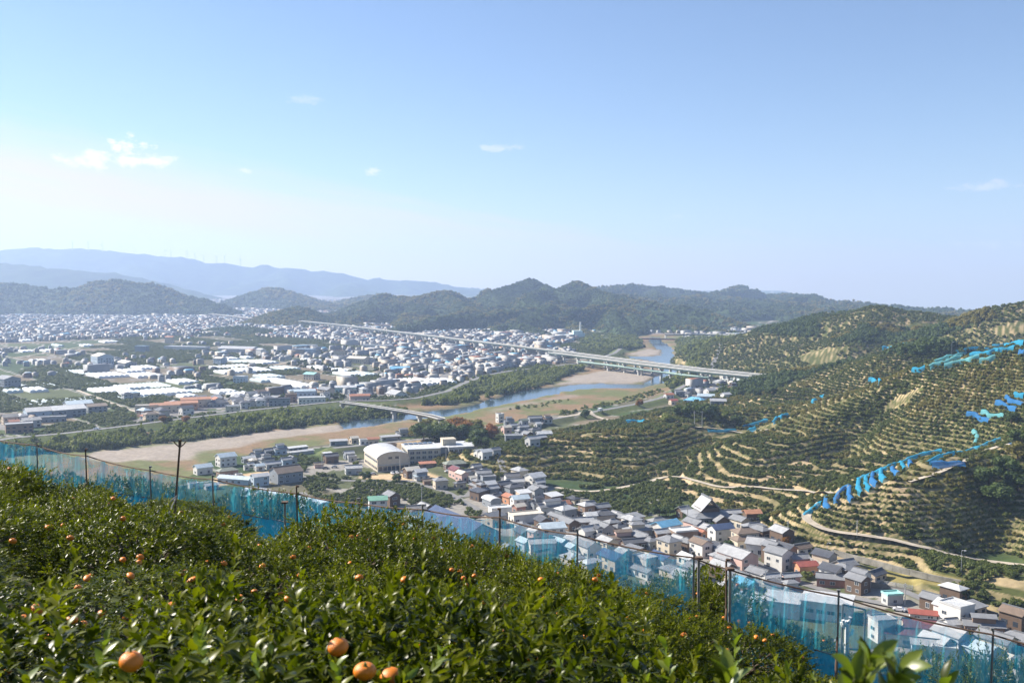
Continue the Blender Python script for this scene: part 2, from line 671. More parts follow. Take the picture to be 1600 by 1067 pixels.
def hills(x, y):
    z = np.full(np.shape(x), -20.0)
    z = smax(z, ridge(x, y, R1, .44, 14), 6)
    z = smax(z, ridge(x, y, HALF, .13, 20), 10)
    z = smax(z, ridge(x, y, R1B, .15, 25), 8)
    z = smax(z, ridge(x, y, R2, .42, 8), 5)
    z = smax(z, ridge(x, y, R3, .34, 30), 10)
    z = smax(z, ridge(x, y, R3B, .42, 20), 8)
    z = smax(z, ridge(x, y, R3C, .36, 20), 8)
    z = smax(z, ridge(x, y, R4, .42, 20), 8)
    z = smax(z, ridge(x, y, K2, .5, 20), 6)
    z = smax(z, ridge(x, y, K3, .55, 18), 6)
    z = smax(z, ridge(x, y, K4, .28, 20), 8)
    for L_, dep, wd in GULLY:
        z = z - dep * np.exp(-(segdist(x, y, L_)[0] / wd) ** 2) * sstep(2, 18, z)
    m = sstep(0, 14, z)
    z = z + m * (fbm(x / 95, y / 95, 3, 3) * 17 + fbm(x / 30, y / 30, 3, 8) * 3.4)
    return z


def terrace_mask(x, y, z):
    """orchard slopes that are cut into steps (the wooded knolls are not)"""
    m = sstep(2.0, 5.0, z)
    m = m * (1 - sstep(30, 12, segdist(x, y, K3)[0]))
    m = m * (1 - sstep(52, 26, segdist(x, y, K2)[0]))
    w = fbm(x / 120, y / 120, 2, 31)
    m = np.where((y > 1120) & (w > .02) & (z > 46), 0, m)
    return m


STEP = 1.75


def step_z(z):
    k = np.floor(z / STEP)
    f = z / STEP - k
    return STEP * (k + .12 * f + .88 * sstep(.60, .98, f))


def H(x, y, full=False):
    x = np.asarray(x, float)
    y = np.asarray(y, float)
    h = hills(x, y)
    tm = terrace_mask(x, y, h)
    h0 = h
    h = h * (1 - tm) + step_z(h) * tm
    flat = fbm(x / 150, y / 150, 2, 5) * .8 + .2
    z = smax(h, flat, 2.0)
    # flood plain, levees, river bed
    fd = sdf(x, y, FLOOD)
    on = sstep(6, -6, fd)
    z = np.where(h0 < 6, z * (1 - on) + on * (-1.0 + fbm(x / 14, y / 14, 3, 9) * .9), z)
    rd = sdf(x, y, RIVER)
    z = z - 3.2 * sstep(4, -4, rd + fbm(x / 25, y / 25, 2, 4) * 14)
    for L in (LEV_FAR, LEV_NEAR):
        d, _ = segdist(x, y, L)
        z = np.maximum(z, 4.0 - np.maximum(0, d - 4.5) * .5)
    # beyond the right-hand hills the land falls away to the coast
    z = z - np.maximum(0, y - 3300) * .05 * sstep(.27, .33, x / np.maximum(y, 1))
    if full:
        return z, h0, tm, fd, rd
    return z


def Hs(x, y):
    return float(H(np.array([x]), np.array([y]))[0])


_ys = np.concatenate([np.arange(215, 1300, .8), np.arange(1300, 5000, 4)])


def hit(px, py):
    """first point of the valley terrain along the sight line of a pixel"""
    a, b, c = pray(px, py)
    t = _ys / b
    z = CAMZ + c * t
    g = H(a * t, _ys)
    i = np.argmax(z <= g)
    if z[i] > g[i]:
        return G(px, py, 0)
    return np.array([a * t[i], _ys[i], g[i]])


def pixv(x, y, z=0.0):
    zz = z - CAMZ
    f = y * cos(PITCH) - zz * sin(PITCH)
    u = y * sin(PITCH) + zz * cos(PITCH)
    return 800 + F * x / f, 533.5 - F * u / f


FIELD_A = radians(-51)
URB = [(W(p), w) for p, w in (
    ([(-200, 459), (560, 452), (840, 492), (905, 530), (860, 545), (800, 548), (640, 548), (480, 530), (300, 524), (0, 536), (-200, 540)], 1.0),
    ([(590, 560), (700, 545), (905, 548), (880, 568), (800, 577), (725, 598), (640, 606), (585, 590)], .95),
    ([(380, 556), (480, 545), (640, 548), (600, 560), (590, 590), (500, 580)], .45),
    ([(190, 664), (250, 640), (370, 618), (540, 600), (690, 600), (640, 620), (540, 624), (400, 638)], .9),
    ([(-100, 690), (0, 655), (60, 645), (120, 648), (60, 676)], .5),
    ([(60, 545), (250, 560), (340, 585), (300, 600), (100, 590)], .16),
    ([(960, 517), (1180, 515), (1240, 524), (1180, 528), (1000, 526)], .8),
    ([(1035, 628), (1080, 600), (1130, 590), (1190, 588), (1190, 610), (1130, 640), (1060, 640)], .55))]


def urban(x, y):
    u = np.zeros(np.shape(x))
    for poly, w in URB:
        u = np.maximum(u, w * inpoly(x, y, poly))
    return u


def field_cells(x, y):
    a = x * cos(FIELD_A) + y * sin(FIELD_A)
    b = -x * sin(FIELD_A) + y * cos(FIELD_A)
    return a, b


def hashc(i, j, s):
    n = (i.astype(np.int64) * 73856093 ^ j.astype(np.int64) * 19349663 ^ s * 83492791) & 0xffffffff
    n = ((n ^ (n >> 13)) * 1274126177) & 0xffffffff
    return ((n ^ (n >> 16)) & 0xffff) / 65535.0


def fieldcode(x, y):
    a, b = field_cells(x, y)
    j = np.floor(b / 62.0)
    i = np.floor((a + hashc(j, j * 0, 5) * 90) / 105.0)
    fa = (a + hashc(j, j * 0, 5) * 90) / 105.0 - i
    fb = b / 62.0 - j
    r = hashc(i, j, 1)
    edge = np.minimum(np.minimum(fa, 1 - fa) * 105, np.minimum(fb, 1 - fb) * 62)
    return r, edge, a, b


def build_valley():
    nu, nv = 660, 640
    u = np.linspace(-.80, .80, nu)
    inv = np.linspace(1 / 190.0, 1 / 13200.0, nv)
    y = 1 / inv
    U, Y = np.meshgrid(u, y)
    X = U * Y
    far_lin = Y > 4000
    z, h0, tm, fd, rd = H(X.ravel(), Y.ravel(), True)
    x, yy = X.ravel(), Y.ravel()
    n1 = fbm(x / 9, yy / 9, 3, 41)
    n2 = fbm(x / 40, yy / 40, 3, 42)
    C = np.zeros((len(x), 3))
    r, edge, a, b = fieldcode(x, yy)
    pal = np.array([(.052, .078, .026), (.042, .068, .024), (.066, .092, .030), (.046, .074, .028), (.115, .105, .065), (.165, .135, .09), (.056, .082, .028), (.085, .10, .04)])
    C[:] = pal[np.minimum((r * 8).astype(int), 7)]
    C *= (1 + .5 * n1)[:, None]
    lane = (edge < 1.6)
    C[lane] = (.30, .28, .25)
    urb = urban(x, yy)
    um = urb > hashc(np.floor(x / 18), np.floor(yy / 18), 3)
    C[um] = np.array((.20, .19, .18)) * (1 + .6 * n1[um])[:, None]
    # flood plain: gravel, dry reeds, grass
    m = fd < 3
    reed = np.array((.22, .148, .085))
    grass = np.array((.13, .14, .055))
    mixv = sstep(-.12, .16, n2 + .5 * n1)[:, None]
    C = np.where(m[:, None], reed * (1 - mixv) + grass * mixv, C)
    for k, g in enumerate(GRAVEL):
        gd = sdf(x, yy, g) + n2 * 26 + n1 * 8
        w = sstep(5, -5, gd)[:, None] * (1 if k != 3 else .5)
        C = C * (1 - w) + np.array((.30, .255, .21)) * (1 + .25 * n1)[:, None] * w
    w = (sstep(7, 2, rd) * (fd < 4))[:, None] * .6
    C = C * (1 - w) + np.array((.16, .14, .08)) * w
    for L in (LEV_FAR, LEV_NEAR):
        d, _ = segdist(x, yy, L)
        w = sstep(15, 10, d)[:, None] * (h0 < 8)[:, None]
        C = C * (1 - w) + np.array((.105, .125, .045)) * (1 + .6 * n1)[:, None] * w
    # village ground: lanes and yards between the houses
    vil = W([(440, 745), (560, 700), (640, 725), (700, 720), (760, 705), (860, 650), (905, 655), (850, 700), (800, 735), (860, 765), (960, 800), (1060, 815), (1130, 785), (1200, 800),
             (1260, 860), (1350, 905), (1450, 935), (1620, 985), (1620, 1070), (1100, 1000), (900, 900), (740, 850), (640, 790), (560, 780)])
    vw = sstep(3, -3, sdf(x, yy, vil))
    gr = (n2 + .4 * n1 > -.02)
    w = (vw * (h0 < 9))[:, None]
    C = C * (1 - w) + np.where(gr[:, None], np.array((.085, .095, .045)), np.array((.27, .25, .22))) * (1 + .4 * n1)[:, None] * w
    for g in YARD:
        w = sstep(1.5, -1.5, sdf(x, yy, g))[:, None]
        C = C * (1 - w) + np.array((.50, .37, .225)) * (1 + .10 * n1)[:, None] * w
    # hills: soil and weeds on the steps, bare dry walls on the risers
    hm = sstep(2.5, 5, h0)
    f = h0 / STEP - np.floor(h0 / STEP)
    riser = sstep(.52, .66, f)
    patch = fbm(x / 55, yy / 55, 3, 77)
    weed = np.array((.078, .088, .026))
    soil = np.array((.45, .335, .20))
    bare = sstep(-.16, .13, patch)
    wr = (riser * (.50 + .50 * bare) * (.45 + .55 * sstep(-.2, .1, n1)))[:, None]
    wr = np.where((yy > 1000)[:, None], wr * .8, wr)
    hc = weed * (1 - wr) + soil * wr
    hc = hc * (1 + .55 * n1)[:, None]
    wood = np.array((.035, .05, .018))
    tmm = tm[:, None]
    hc = hc * tmm + wood * (1 - tmm)
    C = C * (1 - hm[:, None]) + hc * hm[:, None]
    grassy = W([(1282, 880), (1300, 872), (1400, 893), (1520, 920), (1500, 928), (1400, 908), (1330, 897)], 4)
    w = sstep(2, -2, sdf(x, yy, grassy))[:, None]
    C = C * (1 - w) + np.array((.24, .20, .075)) * (1 + .5 * n1)[:, None] * w
    C = np.clip(C, .01, .9)
    idx = np.arange(nu * nv).reshape(nv, nu)
    Q = np.stack([idx[:-1, :-1], idx[:-1, 1:], idx[1:, 1:], idx[1:, :-1]], -1).reshape(-1, 4)
    m = mat("valley_ground", attr="Col", rough=.95, spec=.1, noise=.22, nscale=.35, coords='World')
    me = fast_mesh("ground", np.stack([x, yy, z], 1), Q, m, True, color=C)
    struct(obj("ground", me))


build_valley()

# river water
m_water = mat("river_water", (.035, .062, .082), rough=.14, spec=.5, bump=.05, bscale=.25, coords='World')
wx0, wx1, wy0, wy1 = -330, 420, 620, 2300
struct(obj("river", mesh("river", [(wx0, wy0, -2.2), (wx1, wy0, -2.2), (wx1, wy1, -2.2), (wx0, wy1, -2.2)], [(0, 1, 2, 3)], m_water)))

# ------------------------------------------------------------------ near orchard slope


def yfence(x):
    return np.clip(28 - .487 * (x + 14.4), 9, 36)


def near_z(x, y):
    x = np.asarray(x, float)
    y = np.asarray(y, float)
    g = -2.05 - .225 * y - .20 * x - np.where(x < 0, .005, .018) * x * x
    over = np.maximum(0, y - yfence(x) - 2.0)
    g = g - .55 * over
    g = g + fbm(x / 2.5, y / 2.5, 3, 15) * .25 + fbm(x / 9 + 3, y / 9, 2, 25) * sstep(0, 30, over) * 6
    return CAMZ + g


def build_near():
    xs = np.concatenate([np.linspace(-260, -32, 40), np.linspace(-30, 30, 121), np.linspace(32, 260, 40)])
    ys = np.concatenate([np.linspace(-45, 45, 151), np.linspace(47, 330, 90)])
    X, Y = np.meshgrid(xs, ys)
    x, y = X.ravel(), Y.ravel()
    xc = np.clip(x, -60, 40)
    z = np.maximum(near_z(xc, y), -8 + 0 * x)
    n = fbm(x / 1.1, y / 1.1, 3, 55)[:, None]
    C = np.array((.085, .07, .045)) * (1 + .8 * n) * np.ones((len(x), 1))
    gm = sstep(-.1, .1, fbm(x / 1.7, y / 1.7, 3, 56))[:, None]
    C = C * (1 - gm) + np.array((.055, .07, .025)) * gm
    idx = np.arange(len(x)).reshape(Y.shape)
    Q = np.stack([idx[:-1, :-1], idx[:-1, 1:], idx[1:, 1:], idx[1:, :-1]], -1).reshape(-1, 4)
    m = mat("orchard_soil", attr="Col", rough=.95, spec=.1, noise=.3, nscale=6, bump=.03, bscale=14, coords='World')
    struct(obj("orchard_hillside", fast_mesh("orchard_hillside", np.stack([x, y, z], 1), Q, m, True, color=C)))


build_near()

# ------------------------------------------------------------------ mountains
m_forest_floor = mat("forest_floor", (.036, .056, .018), rough=.95, spec=.1, noise=.45, nscale=.012, coords='World')


def mountain(name, crest, toe, nsp, cell, back, lat=.5, seed=1, amp=.25, m=None, ext=400, sub=2):
    """a range from its crest line with spurs that run down towards the valley; returns its height function"""
    C = RD(crest)
    r = np.random.default_rng(seed)
    spurs = []
    xs = np.array([c[0] for c in C])
    zs = np.array([c[2] for c in C])
    ys = np.array([c[1] for c in C])
    L = xs[-1] - xs[0]
    for i in range(nsp):
        x0 = xs[0] + L * (i + .5 + r.uniform(-.3, .3)) / nsp
        z0 = np.interp(x0, xs, zs) * r.uniform(.9, 1.0)
        y0 = np.interp(x0, xs, ys)
        py = np.interp(800 + F * x0 / y0, [t[0] for t in toe], [t[1] for t in toe]) + r.uniform(-2, 3)
        yt = G(800, py)[1]
        k = 5
        pts = []
        dx = r.uniform(-.35, .55)
        wob = r.uniform(-1, 1, k + 1) * (y0 - yt) * .05
        for j in range(k + 1):
            t = j / k
            yy = y0 + (yt - y0) * t
            pts.append((x0 + dx * (y0 - yy) * .5 + wob[j] + (x0 / y0) * (yy - y0), yy, max(0, z0 * (1 - t ** 1.25) * (1 + r.uniform(-.10, .10)))))
        spurs.append(pts)
        for s_ in range(sub):
            q = pts[r.integers(1, 4)]
            ln = (y0 - yt) * r.uniform(.2, .4)
            sg = r.choice([-1, 1])
            spurs.append([q, (q[0] + sg * ln * .6, q[1] - ln * .5, q[2] * .55), (q[0] + sg * ln * .9, q[1] - ln * .95, 0)])

    def hf(x, y):
        z = ridge(x, y, C, lat * .9, 25)
        for s_ in spurs:
            z = smax(z, ridge(x, y, s_, lat, 8), 3)
        mk = sstep(-5, 40, z)
        z = z + mk * (fbm(x / 160, y / 160, 4, seed) * 60 * amp + (.25 - np.abs(fbm(x / 85, y / 85, 3, seed + 5))) * 70 * amp + fbm(x / 38, y / 38, 2, seed + 9) * 40 * amp)
        return z
    x0, x1 = xs.min() - ext, xs.max() + ext
    yt = min(p[-1][1] for p in spurs) - 60
    y1 = ys.max() + back
    X, Y = np.meshgrid(np.arange(x0, x1, cell), np.arange(yt, y1, cell))
    Z = hf(X.ravel(), Y.ravel())
    Z = np.maximum(Z, -3.0)
    idx = np.arange(X.size).reshape(X.shape)
    Q = np.stack([idx[:-1, :-1], idx[:-1, 1:], idx[1:, 1:], idx[1:, :-1]], -1).reshape(-1, 4)
    keep = (Z[Q] > -2.9).any(1)
    Q = Q[keep]
    struct(obj(name, fast_mesh(name, np.stack([X.ravel(), Y.ravel(), Z], 1), Q, m or m_forest_floor, True)))
    hf.box = (x0, x1, yt, y1)
    return hf


M1 = mountain("mountain_wooded", [(480, 496, 3300), (540, 484, 3350), (570, 474, 3320), (600, 460, 3300), (645, 471, 3250), (690, 456, 3250), (735, 471, 3300), (785, 453, 3350), (828, 440, 3400), (866, 456, 3350),
                                  (900, 444, 3300), (938, 460, 3200), (985, 470, 3000), (1030, 495, 2700), (1055, 515, 2450)],
              [(480, 515), (560, 512), (620, 516), (700, 522), (780, 524), (900, 527), (1060, 526)], 8, 14, 700, lat=.80, seed=4, amp=.34, sub=5)
M2 = mountain("mountain_ridge", [(930, 452, 4700), (965, 448, 4700), (1000, 446, 4700), (1035, 449, 4800), (1085, 457, 4700), (1115, 458, 4700), (1155, 447, 4700), (1190, 460, 4700), (1235, 460, 4600),
                                 (1275, 467, 4500), (1312, 484, 4400), (1340, 508, 4300)],
              [(900, 508), (1000, 516), (1100, 516), (1200, 514), (1400, 508)], 8, 20, 700, lat=.75, seed=11, amp=.34, sub=5)
M3 = mountain("hill_range", [(-160, 446, 3900), (-60, 442, 3900), (30, 446, 3800), (80, 455, 3700), (120, 450, 3700), (155, 441, 3700), (190, 439, 3700), (240, 447, 3650), (290, 463, 3600), (340, 476, 3500)],
              [(-200, 494), (100, 492), (200, 487), (340, 486)], 9, 22, 500, lat=.58, seed=21, amp=.25)
M4 = mountain("hill_small", [(370, 470, 4600), (405, 455, 4600), (425, 450, 4600), (450, 458, 4600), (480, 468, 4700), (520, 474, 4800), (560, 466, 4800), (590, 461, 4900), (640, 470, 4900)],
              [(370, 482), (640, 490)], 6, 24, 500, lat=.42, seed=31, amp=.2)
M5 = mountain("hillock", [(415, 496, 2800), (440, 486, 2800), (462, 481, 2800), (480, 487, 2780), (495, 500, 2750)], [(400, 508), (500, 510)], 3, 12, 200, lat=.42, seed=33, amp=.1, ext=150)
M5B = mountain("hillock", [(340, 514, 2350), (365, 511, 2350), (395, 513, 2350), (415, 520, 2300)], [(330, 526), (420, 528)], 3, 10, 150, lat=.3, seed=35, amp=.05, ext=100)
M6 = mountain("mountain_middle_distance", [(-250, 400, 6600), (-100, 408, 6600), (0, 412, 6600), (60, 417, 6500), (120, 424, 6500), (170, 428, 6600), (230, 437, 6600), (270, 448, 6600), (330, 462, 6500)],
              [(-250, 470), (330, 470)], 7, 45, 700, lat=.4, seed=41, amp=.5)
M7 = mountain("mountain_far", [(-500, 380, 9800), (-300, 384, 9800), (-100, 392, 9800), (0, 392, 9800), (40, 389, 9800), (60, 387, 9800), (90, 391, 9800), (125, 388, 9800), (150, 391, 9800), (200, 397, 9700), (260, 402, 9700), (285, 402, 9700),
                               (320, 411, 9700), (350, 411, 9700), (395, 419, 9700), (415, 414, 9700), (440, 420, 9700), (500, 424, 9700), (550, 430, 9800), (575, 438, 9800), (585, 435, 9800), (605, 440, 9900),
                               (660, 439, 9900), (700, 446, 9900), (750, 453, 10000), (860, 470, 10000)],
              [(-500, 462), (750, 462)], 15, 60, 1000, lat=.42, seed=51, amp=.6)
M8 = mountain("hill_behind_saddle", [(1440, 508, 3000), (1475, 499, 3000), (1505, 505, 3000), (1540, 497, 3100), (1600, 492, 3200), (1700, 482, 3300)], [(1440, 505), (1700, 505)], 4, 25, 300, lat=.4, seed=61, amp=.2)

# ------------------------------------------------------------------ plants of the valley and hills


def ico(n=2):
    import bmesh
    bm = bmesh.new()
    bmesh.ops.create_icosphere(bm, subdivisions=n, radius=1.0)
    V = np.array([v.co[:] for v in bm.verts])
    Q = np.array([[v.index for v in f.verts] for f in bm.faces])
    bm.free()
    return V, Q


def crown_mesh(name, material, lobes, ncards, csize, seed, core=.82, squash=1.0, flat=.25):
    """a crown: dark cores of its lobes under many leaf sprays that break the outline"""
    r = np.random.default_rng(seed)
    V, Q, T = [], [], []
    iv, iq = ico(1)
    b = 0
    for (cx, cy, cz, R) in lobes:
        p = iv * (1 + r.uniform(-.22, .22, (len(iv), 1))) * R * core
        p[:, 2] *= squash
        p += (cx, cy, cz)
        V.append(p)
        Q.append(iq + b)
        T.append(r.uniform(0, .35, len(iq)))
        b += len(p)
    vol = np.array([l[3] ** 2 for l in lobes])
    which = r.choice(len(lobes), ncards, p=vol / vol.sum())
    n = r.normal(size=(ncards, 3))
    n[:, 2] = n[:, 2] * .8 + flat
    n /= np.linalg.norm(n, axis=1)[:, None]
    L = np.array(lobes)[which]
    c = L[:, :3] + n * L[:, 3:4] * r.uniform(.78, 1.10, (ncards, 1)) * np.array((1, 1, squash))
    d = n + r.normal(size=(ncards, 3)) * .75
    d /= np.linalg.norm(d, axis=1)[:, None]
    a = np.cross(d, r.normal(size=(ncards, 3)))
    a /= np.linalg.norm(a, axis=1)[:, None]
    e = np.cross(d, a)
    s = csize * r.uniform(.6, 1.3, (ncards, 1))
    P = np.stack([c - a * s, c + e * s * .55 + d * s * .25, c + a * s, c - e * s * .55 - d * s * .1], 1).reshape(-1, 3)
    tri = np.arange(ncards)[:, None] * 4
    q1 = tri + np.array([[0, 1, 2]]) + b
    q2 = tri + np.array([[0, 2, 3]]) + b
    V.append(P)
    Q += [q1, q2]
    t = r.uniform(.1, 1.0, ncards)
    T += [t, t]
    me = fast_mesh(name, np.concatenate(V), np.concatenate(Q), material, False, tint=np.concatenate(T))
    return me


def proto(name, me):
    return bpy.data.objects.new(name, me)


def rlobes(n, R, h, lr, seed, low=.35):
    r = np.random.default_rng(seed)
    out = []
    for i in range(n):
        a = r.uniform(0, 2 * pi)
        q = r.uniform(.15, 1) ** .6 * R
        zz = low * h + r.uniform(0, 1) * h * (1 - low) * (1 - .55 * q / R)
        out.append((q * cos(a), q * sin(a), zz, lr * r.uniform(.75, 1.2)))
    return out


m_leaf_citrus = mat("citrus_foliage", (.078, .096, .016), rough=.6, spec=.25, tintvar=.42, trans=.22)
m_leaf_forest = mat("forest_foliage", (.054, .082, .022), rough=.7, spec=.2, tintvar=.45, trans=.15)
m_leaf_bank = mat("riverside_foliage", (.125, .145, .035), rough=.7, spec=.2, tintvar=.42, trans=.2)
m_leaf_autumn = mat("autumn_foliage", (.23, .105, .03), rough=.7, spec=.2, tintvar=.4, trans=.25)
m_leaf_olive = mat("yellowing_foliage", (.15, .13, .03), rough=.7, spec=.2, tintvar=.4, trans=.25)
m_bark = mat("bark", (.11, .085, .06), rough=.9, spec=.1, noise=.4, nscale=6, bump=.01, bscale=20)

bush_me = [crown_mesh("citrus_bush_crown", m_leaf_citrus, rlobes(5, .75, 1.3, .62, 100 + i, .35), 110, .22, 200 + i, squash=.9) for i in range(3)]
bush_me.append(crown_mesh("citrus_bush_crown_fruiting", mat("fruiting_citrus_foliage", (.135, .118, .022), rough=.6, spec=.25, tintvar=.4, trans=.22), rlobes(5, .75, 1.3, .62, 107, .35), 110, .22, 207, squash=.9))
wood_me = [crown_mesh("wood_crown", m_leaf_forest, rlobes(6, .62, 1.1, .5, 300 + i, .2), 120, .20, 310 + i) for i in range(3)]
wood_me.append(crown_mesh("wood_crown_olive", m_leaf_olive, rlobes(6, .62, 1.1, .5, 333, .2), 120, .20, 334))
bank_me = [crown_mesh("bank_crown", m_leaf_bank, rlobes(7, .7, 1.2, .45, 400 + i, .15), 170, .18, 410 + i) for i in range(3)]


def protos(kind):
    return {'bush': [proto("bush_kind", m) for m in bush_me], 'wood': [proto("wood_kind", m) for m in wood_me],
            'bank': [proto("bank_kind", m) for m in bank_me] + [proto("bank_kind", wood_me[0])]}[kind]


def jitter_grid(x0, x1, y0, y1, s, seed):
    r = np.random.default_rng(seed)
    X, Y = np.meshgrid(np.arange(x0, x1, s), np.arange(y0, y1, s))
    x = X.ravel() + r.uniform(-.5, .5, X.size) * s
    y = Y.ravel() + r.uniform(-.5, .5, X.size) * s
    return x, y


def in_view(x, y, m=.04):
    return (np.abs(x / y) < .515 + m)


def woods(name, hf, s, R, seed, zmin=3, label=None, dens=1.0):
    x0, x1, y0, y1 = hf.box
    x, y = jitter_grid(x0, x1, y0, y1, s, seed)
    k = in_view(x, y)
    x, y = x[k], y[k]
    z = hf(x, y)
    dzy = hf(x, y + 6) - z
    k = (z > zmin) & (dzy > -3.0)
    x, y, z = x[k], y[k], z[k]
    r = np.random.default_rng(seed)
    sc = R * r.uniform(.7, 1.35, len(x))
    pk = np.where(fbm(x / 150, y / 150, 2, seed) + r.uniform(-.2, .2, len(x)) > .16, 3, r.integers(0, 3, len(x)))
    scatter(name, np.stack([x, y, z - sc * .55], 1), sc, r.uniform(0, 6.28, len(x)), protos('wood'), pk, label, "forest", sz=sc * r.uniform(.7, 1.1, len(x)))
    return len(x)


NW = 0
NW += woods("forest_on_mountain", M1, 9.5, 6.2, 1, label="dense green forest covering the wooded mountain behind the town")
NW += woods("forest_on_ridge", M2, 14, 9.5, 2, label="hazy forest covering the long ridge behind the chimney mountain")
NW += woods("forest_on_hill_range", M3, 15, 10, 3, label="bluish forest on the low hills beyond the town")
NW += woods("forest_on_small_hill", M4, 18, 12, 4, label="bluish forest on the small peaked hill in the haze")
NW += woods("forest_on_hillock", M5, 9, 6, 5, zmin=1.5, label="dark trees covering the hillock amid the town")
NW += woods("forest_on_low_hillock", M5B, 8, 5.5, 6, zmin=1.0, label="dark trees on the low knoll in the town")
NW += woods("forest_behind_saddle", M8, 15, 9, 7, label="blue hazy forest seen through the saddle")

# woods on the unterraced knolls and upper slopes of the orchard hills
x, y = jitter_grid(120, 1100, 560, 2000, 6.0, 12)
k = in_view(x, y)
x, y = x[k], y[k]
z, h0, tm, fd, rd = H(x, y, True)
k = (h0 > 4) & (tm < .5)
x, y, z = x[k], y[k], z[k]
r = np.random.default_rng(13)
sc = r.uniform(3.0, 5.4, len(x))
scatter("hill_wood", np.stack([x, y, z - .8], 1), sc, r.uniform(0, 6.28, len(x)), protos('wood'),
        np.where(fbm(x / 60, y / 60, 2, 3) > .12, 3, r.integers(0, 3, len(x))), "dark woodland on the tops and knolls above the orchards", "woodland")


def orchard_rows(x0, x1, y0, y1, s):
    x, y = jitter_grid(x0, x1, y0, y1, s, 21)
    k = in_view(x, y, .06)
    x, y = x[k], y[k]
    h0 = hills(x, y)
    k = h0 > 2.0
    x, y, h0 = x[k], y[k], h0[k]
    gx = (hills(x + 1, y) - h0)
    gy = (hills(x, y + 1) - h0)
    sl = np.sqrt(gx * gx + gy * gy) + .02
    f = h0 / STEP - np.floor(h0 / STEP)
    tm = terrace_mask(x, y, h0)
    ok = np.zeros(len(x), bool)
    for f0, smax_ in ((.30, 9), (.05, .24), (.55, .24), (.80, .13), (.17, .11), (.43, .11), (.68, .11)):
        ok |= (np.abs(f - f0) * STEP / sl < .7) & (sl < smax_)
    ok &= tm > .5
    x, y = x[ok], y[ok]
    # thin out: one tree per cell of 2.5 m
    key = np.floor(x / 2.2).astype(np.int64) * 100003 + np.floor(y / 2.2).astype(np.int64)
    _, i = np.unique(key, return_index=True)
    x, y = x[i], y[i]
    d = fbm(x / 45, y / 45, 3, 66)
    k = (d < .22) | ((segdist(x, y, R2)[0] < 80) & (d < .33))
    return x[k], y[k]


grassy_px = W([(1282, 878), (1300, 870), (1400, 891), (1530, 918), (1510, 932), (1400, 912), (1330, 900)], 4)
HPATHS = [
    [(868, 762), (900, 768), (930, 769), (970, 763), (1010, 754), (1042, 745), (1075, 748), (1130, 763), (1180, 763), (1240, 767), (1300, 772)],
    [(1262, 806), (1258, 815), (1275, 828), (1320, 838), (1400, 850), (1450, 860), (1505, 874), (1560, 882), (1640, 888)],
    [(860, 653), (905, 648), (918, 640), (925, 650), (955, 658)],
    [(1085, 668), (1130, 672), (1160, 678), (1200, 672)],
    [(1420, 757), (1470, 742), (1540, 705), (1600, 690)]]
paths3 = []
for P in HPATHS:
    q = []
    for i in range(len(P) - 1):
        for t in np.linspace(0, 1, 5)[:-1]:
            q.append(hit(P[i][0] + (P[i + 1][0] - P[i][0]) * t, P[i][1] + (P[i + 1][1] - P[i][1]) * t))
    q.append(hit(*P[-1]))
    # drop jumps behind a crest
    q = [p for i, p in enumerate(q) if i == 0 or np.linalg.norm(p[:2] - q[i - 1][:2]) < 60]
    paths3.append(q)

ox, oy = orchard_rows(-80, 620, 380, 1000, 1.05)
k = ~inpoly(ox, oy, grassy_px)
for q in paths3[:3]:
    k &= segdist(ox, oy, [tuple(p) for p in q])[0] > 3.0
ox, oy = ox[k], oy[k]
oz = H(ox, oy)
# the bushes that show largest: those on the near spur, as things of their own
r = np.random.default_rng(91)
ppx, ppy = pixv(ox, oy, oz)
near = (segdist(ox, oy, R2)[0] < 75) & (ppx > 1235) & (ppx < 1600) & (ppy > 735) & (ppy < 935)
dist = np.where(near, oy, 1e9)
order = np.argsort(dist)
single = np.zeros(len(ox), bool)
single[order[:235]] = near[order[:235]]
SB = np.where(single)[0]
tops = {}
lev = np.floor(hills(ox[SB], oy[SB]) / STEP).astype(int)
lv0 = lev.min()
stem = MB()
stem.tube([(0, 0, -.3), (.05, .02, .5), (0, .05, .9)], .09, 6, r2=.04)
stem_me = stem.data("trunk", m_bark)
for L_ in sorted(set(lev)):
    ids = [i for i, l in zip(SB, lev) if l == L_]
    ids.sort(key=lambda i: ppx[i])
    for n, i in enumerate(ids):
        e = obj("citrus_bush", None, loc=(ox[i], oy[i], oz[i]), rz=r.uniform(0, 6.28), scale=1.02 * r.uniform(.6, 1.25))
        obj("crown", bush_me[r.integers(0, 3)], e)
        obj("trunk", stem_me, e)
        if n < 99:
            tag(e, f"round green citrus bush, {ordinal(n + 1)} from left on the {ordinal(L_ - lv0 + 1)} terrace above the hamlet road", "citrus tree", "citrus bushes on the terraced spur")
k = ~single
ox, oy, oz = ox[k], oy[k], oz[k]
sc = 1.20 * r.uniform(.45, 1.4, len(ox)) * np.where(oy > 640, 1.1, 1.0) * np.where(segdist(ox, oy, R2)[0] < 55, .88, 1.0)
scatter("orchard_rows", np.stack([ox, oy, oz - .15], 1), sc, r.uniform(0, 6.28, len(ox)), protos('bush'), np.where(fbm(ox / 40, oy / 40, 2, 71) + r.uniform(-.22, .22, len(ox)) > .17, 3, r.integers(0, 3, len(ox))), "rows of citrus trees on the terraced hillside", "orchard")

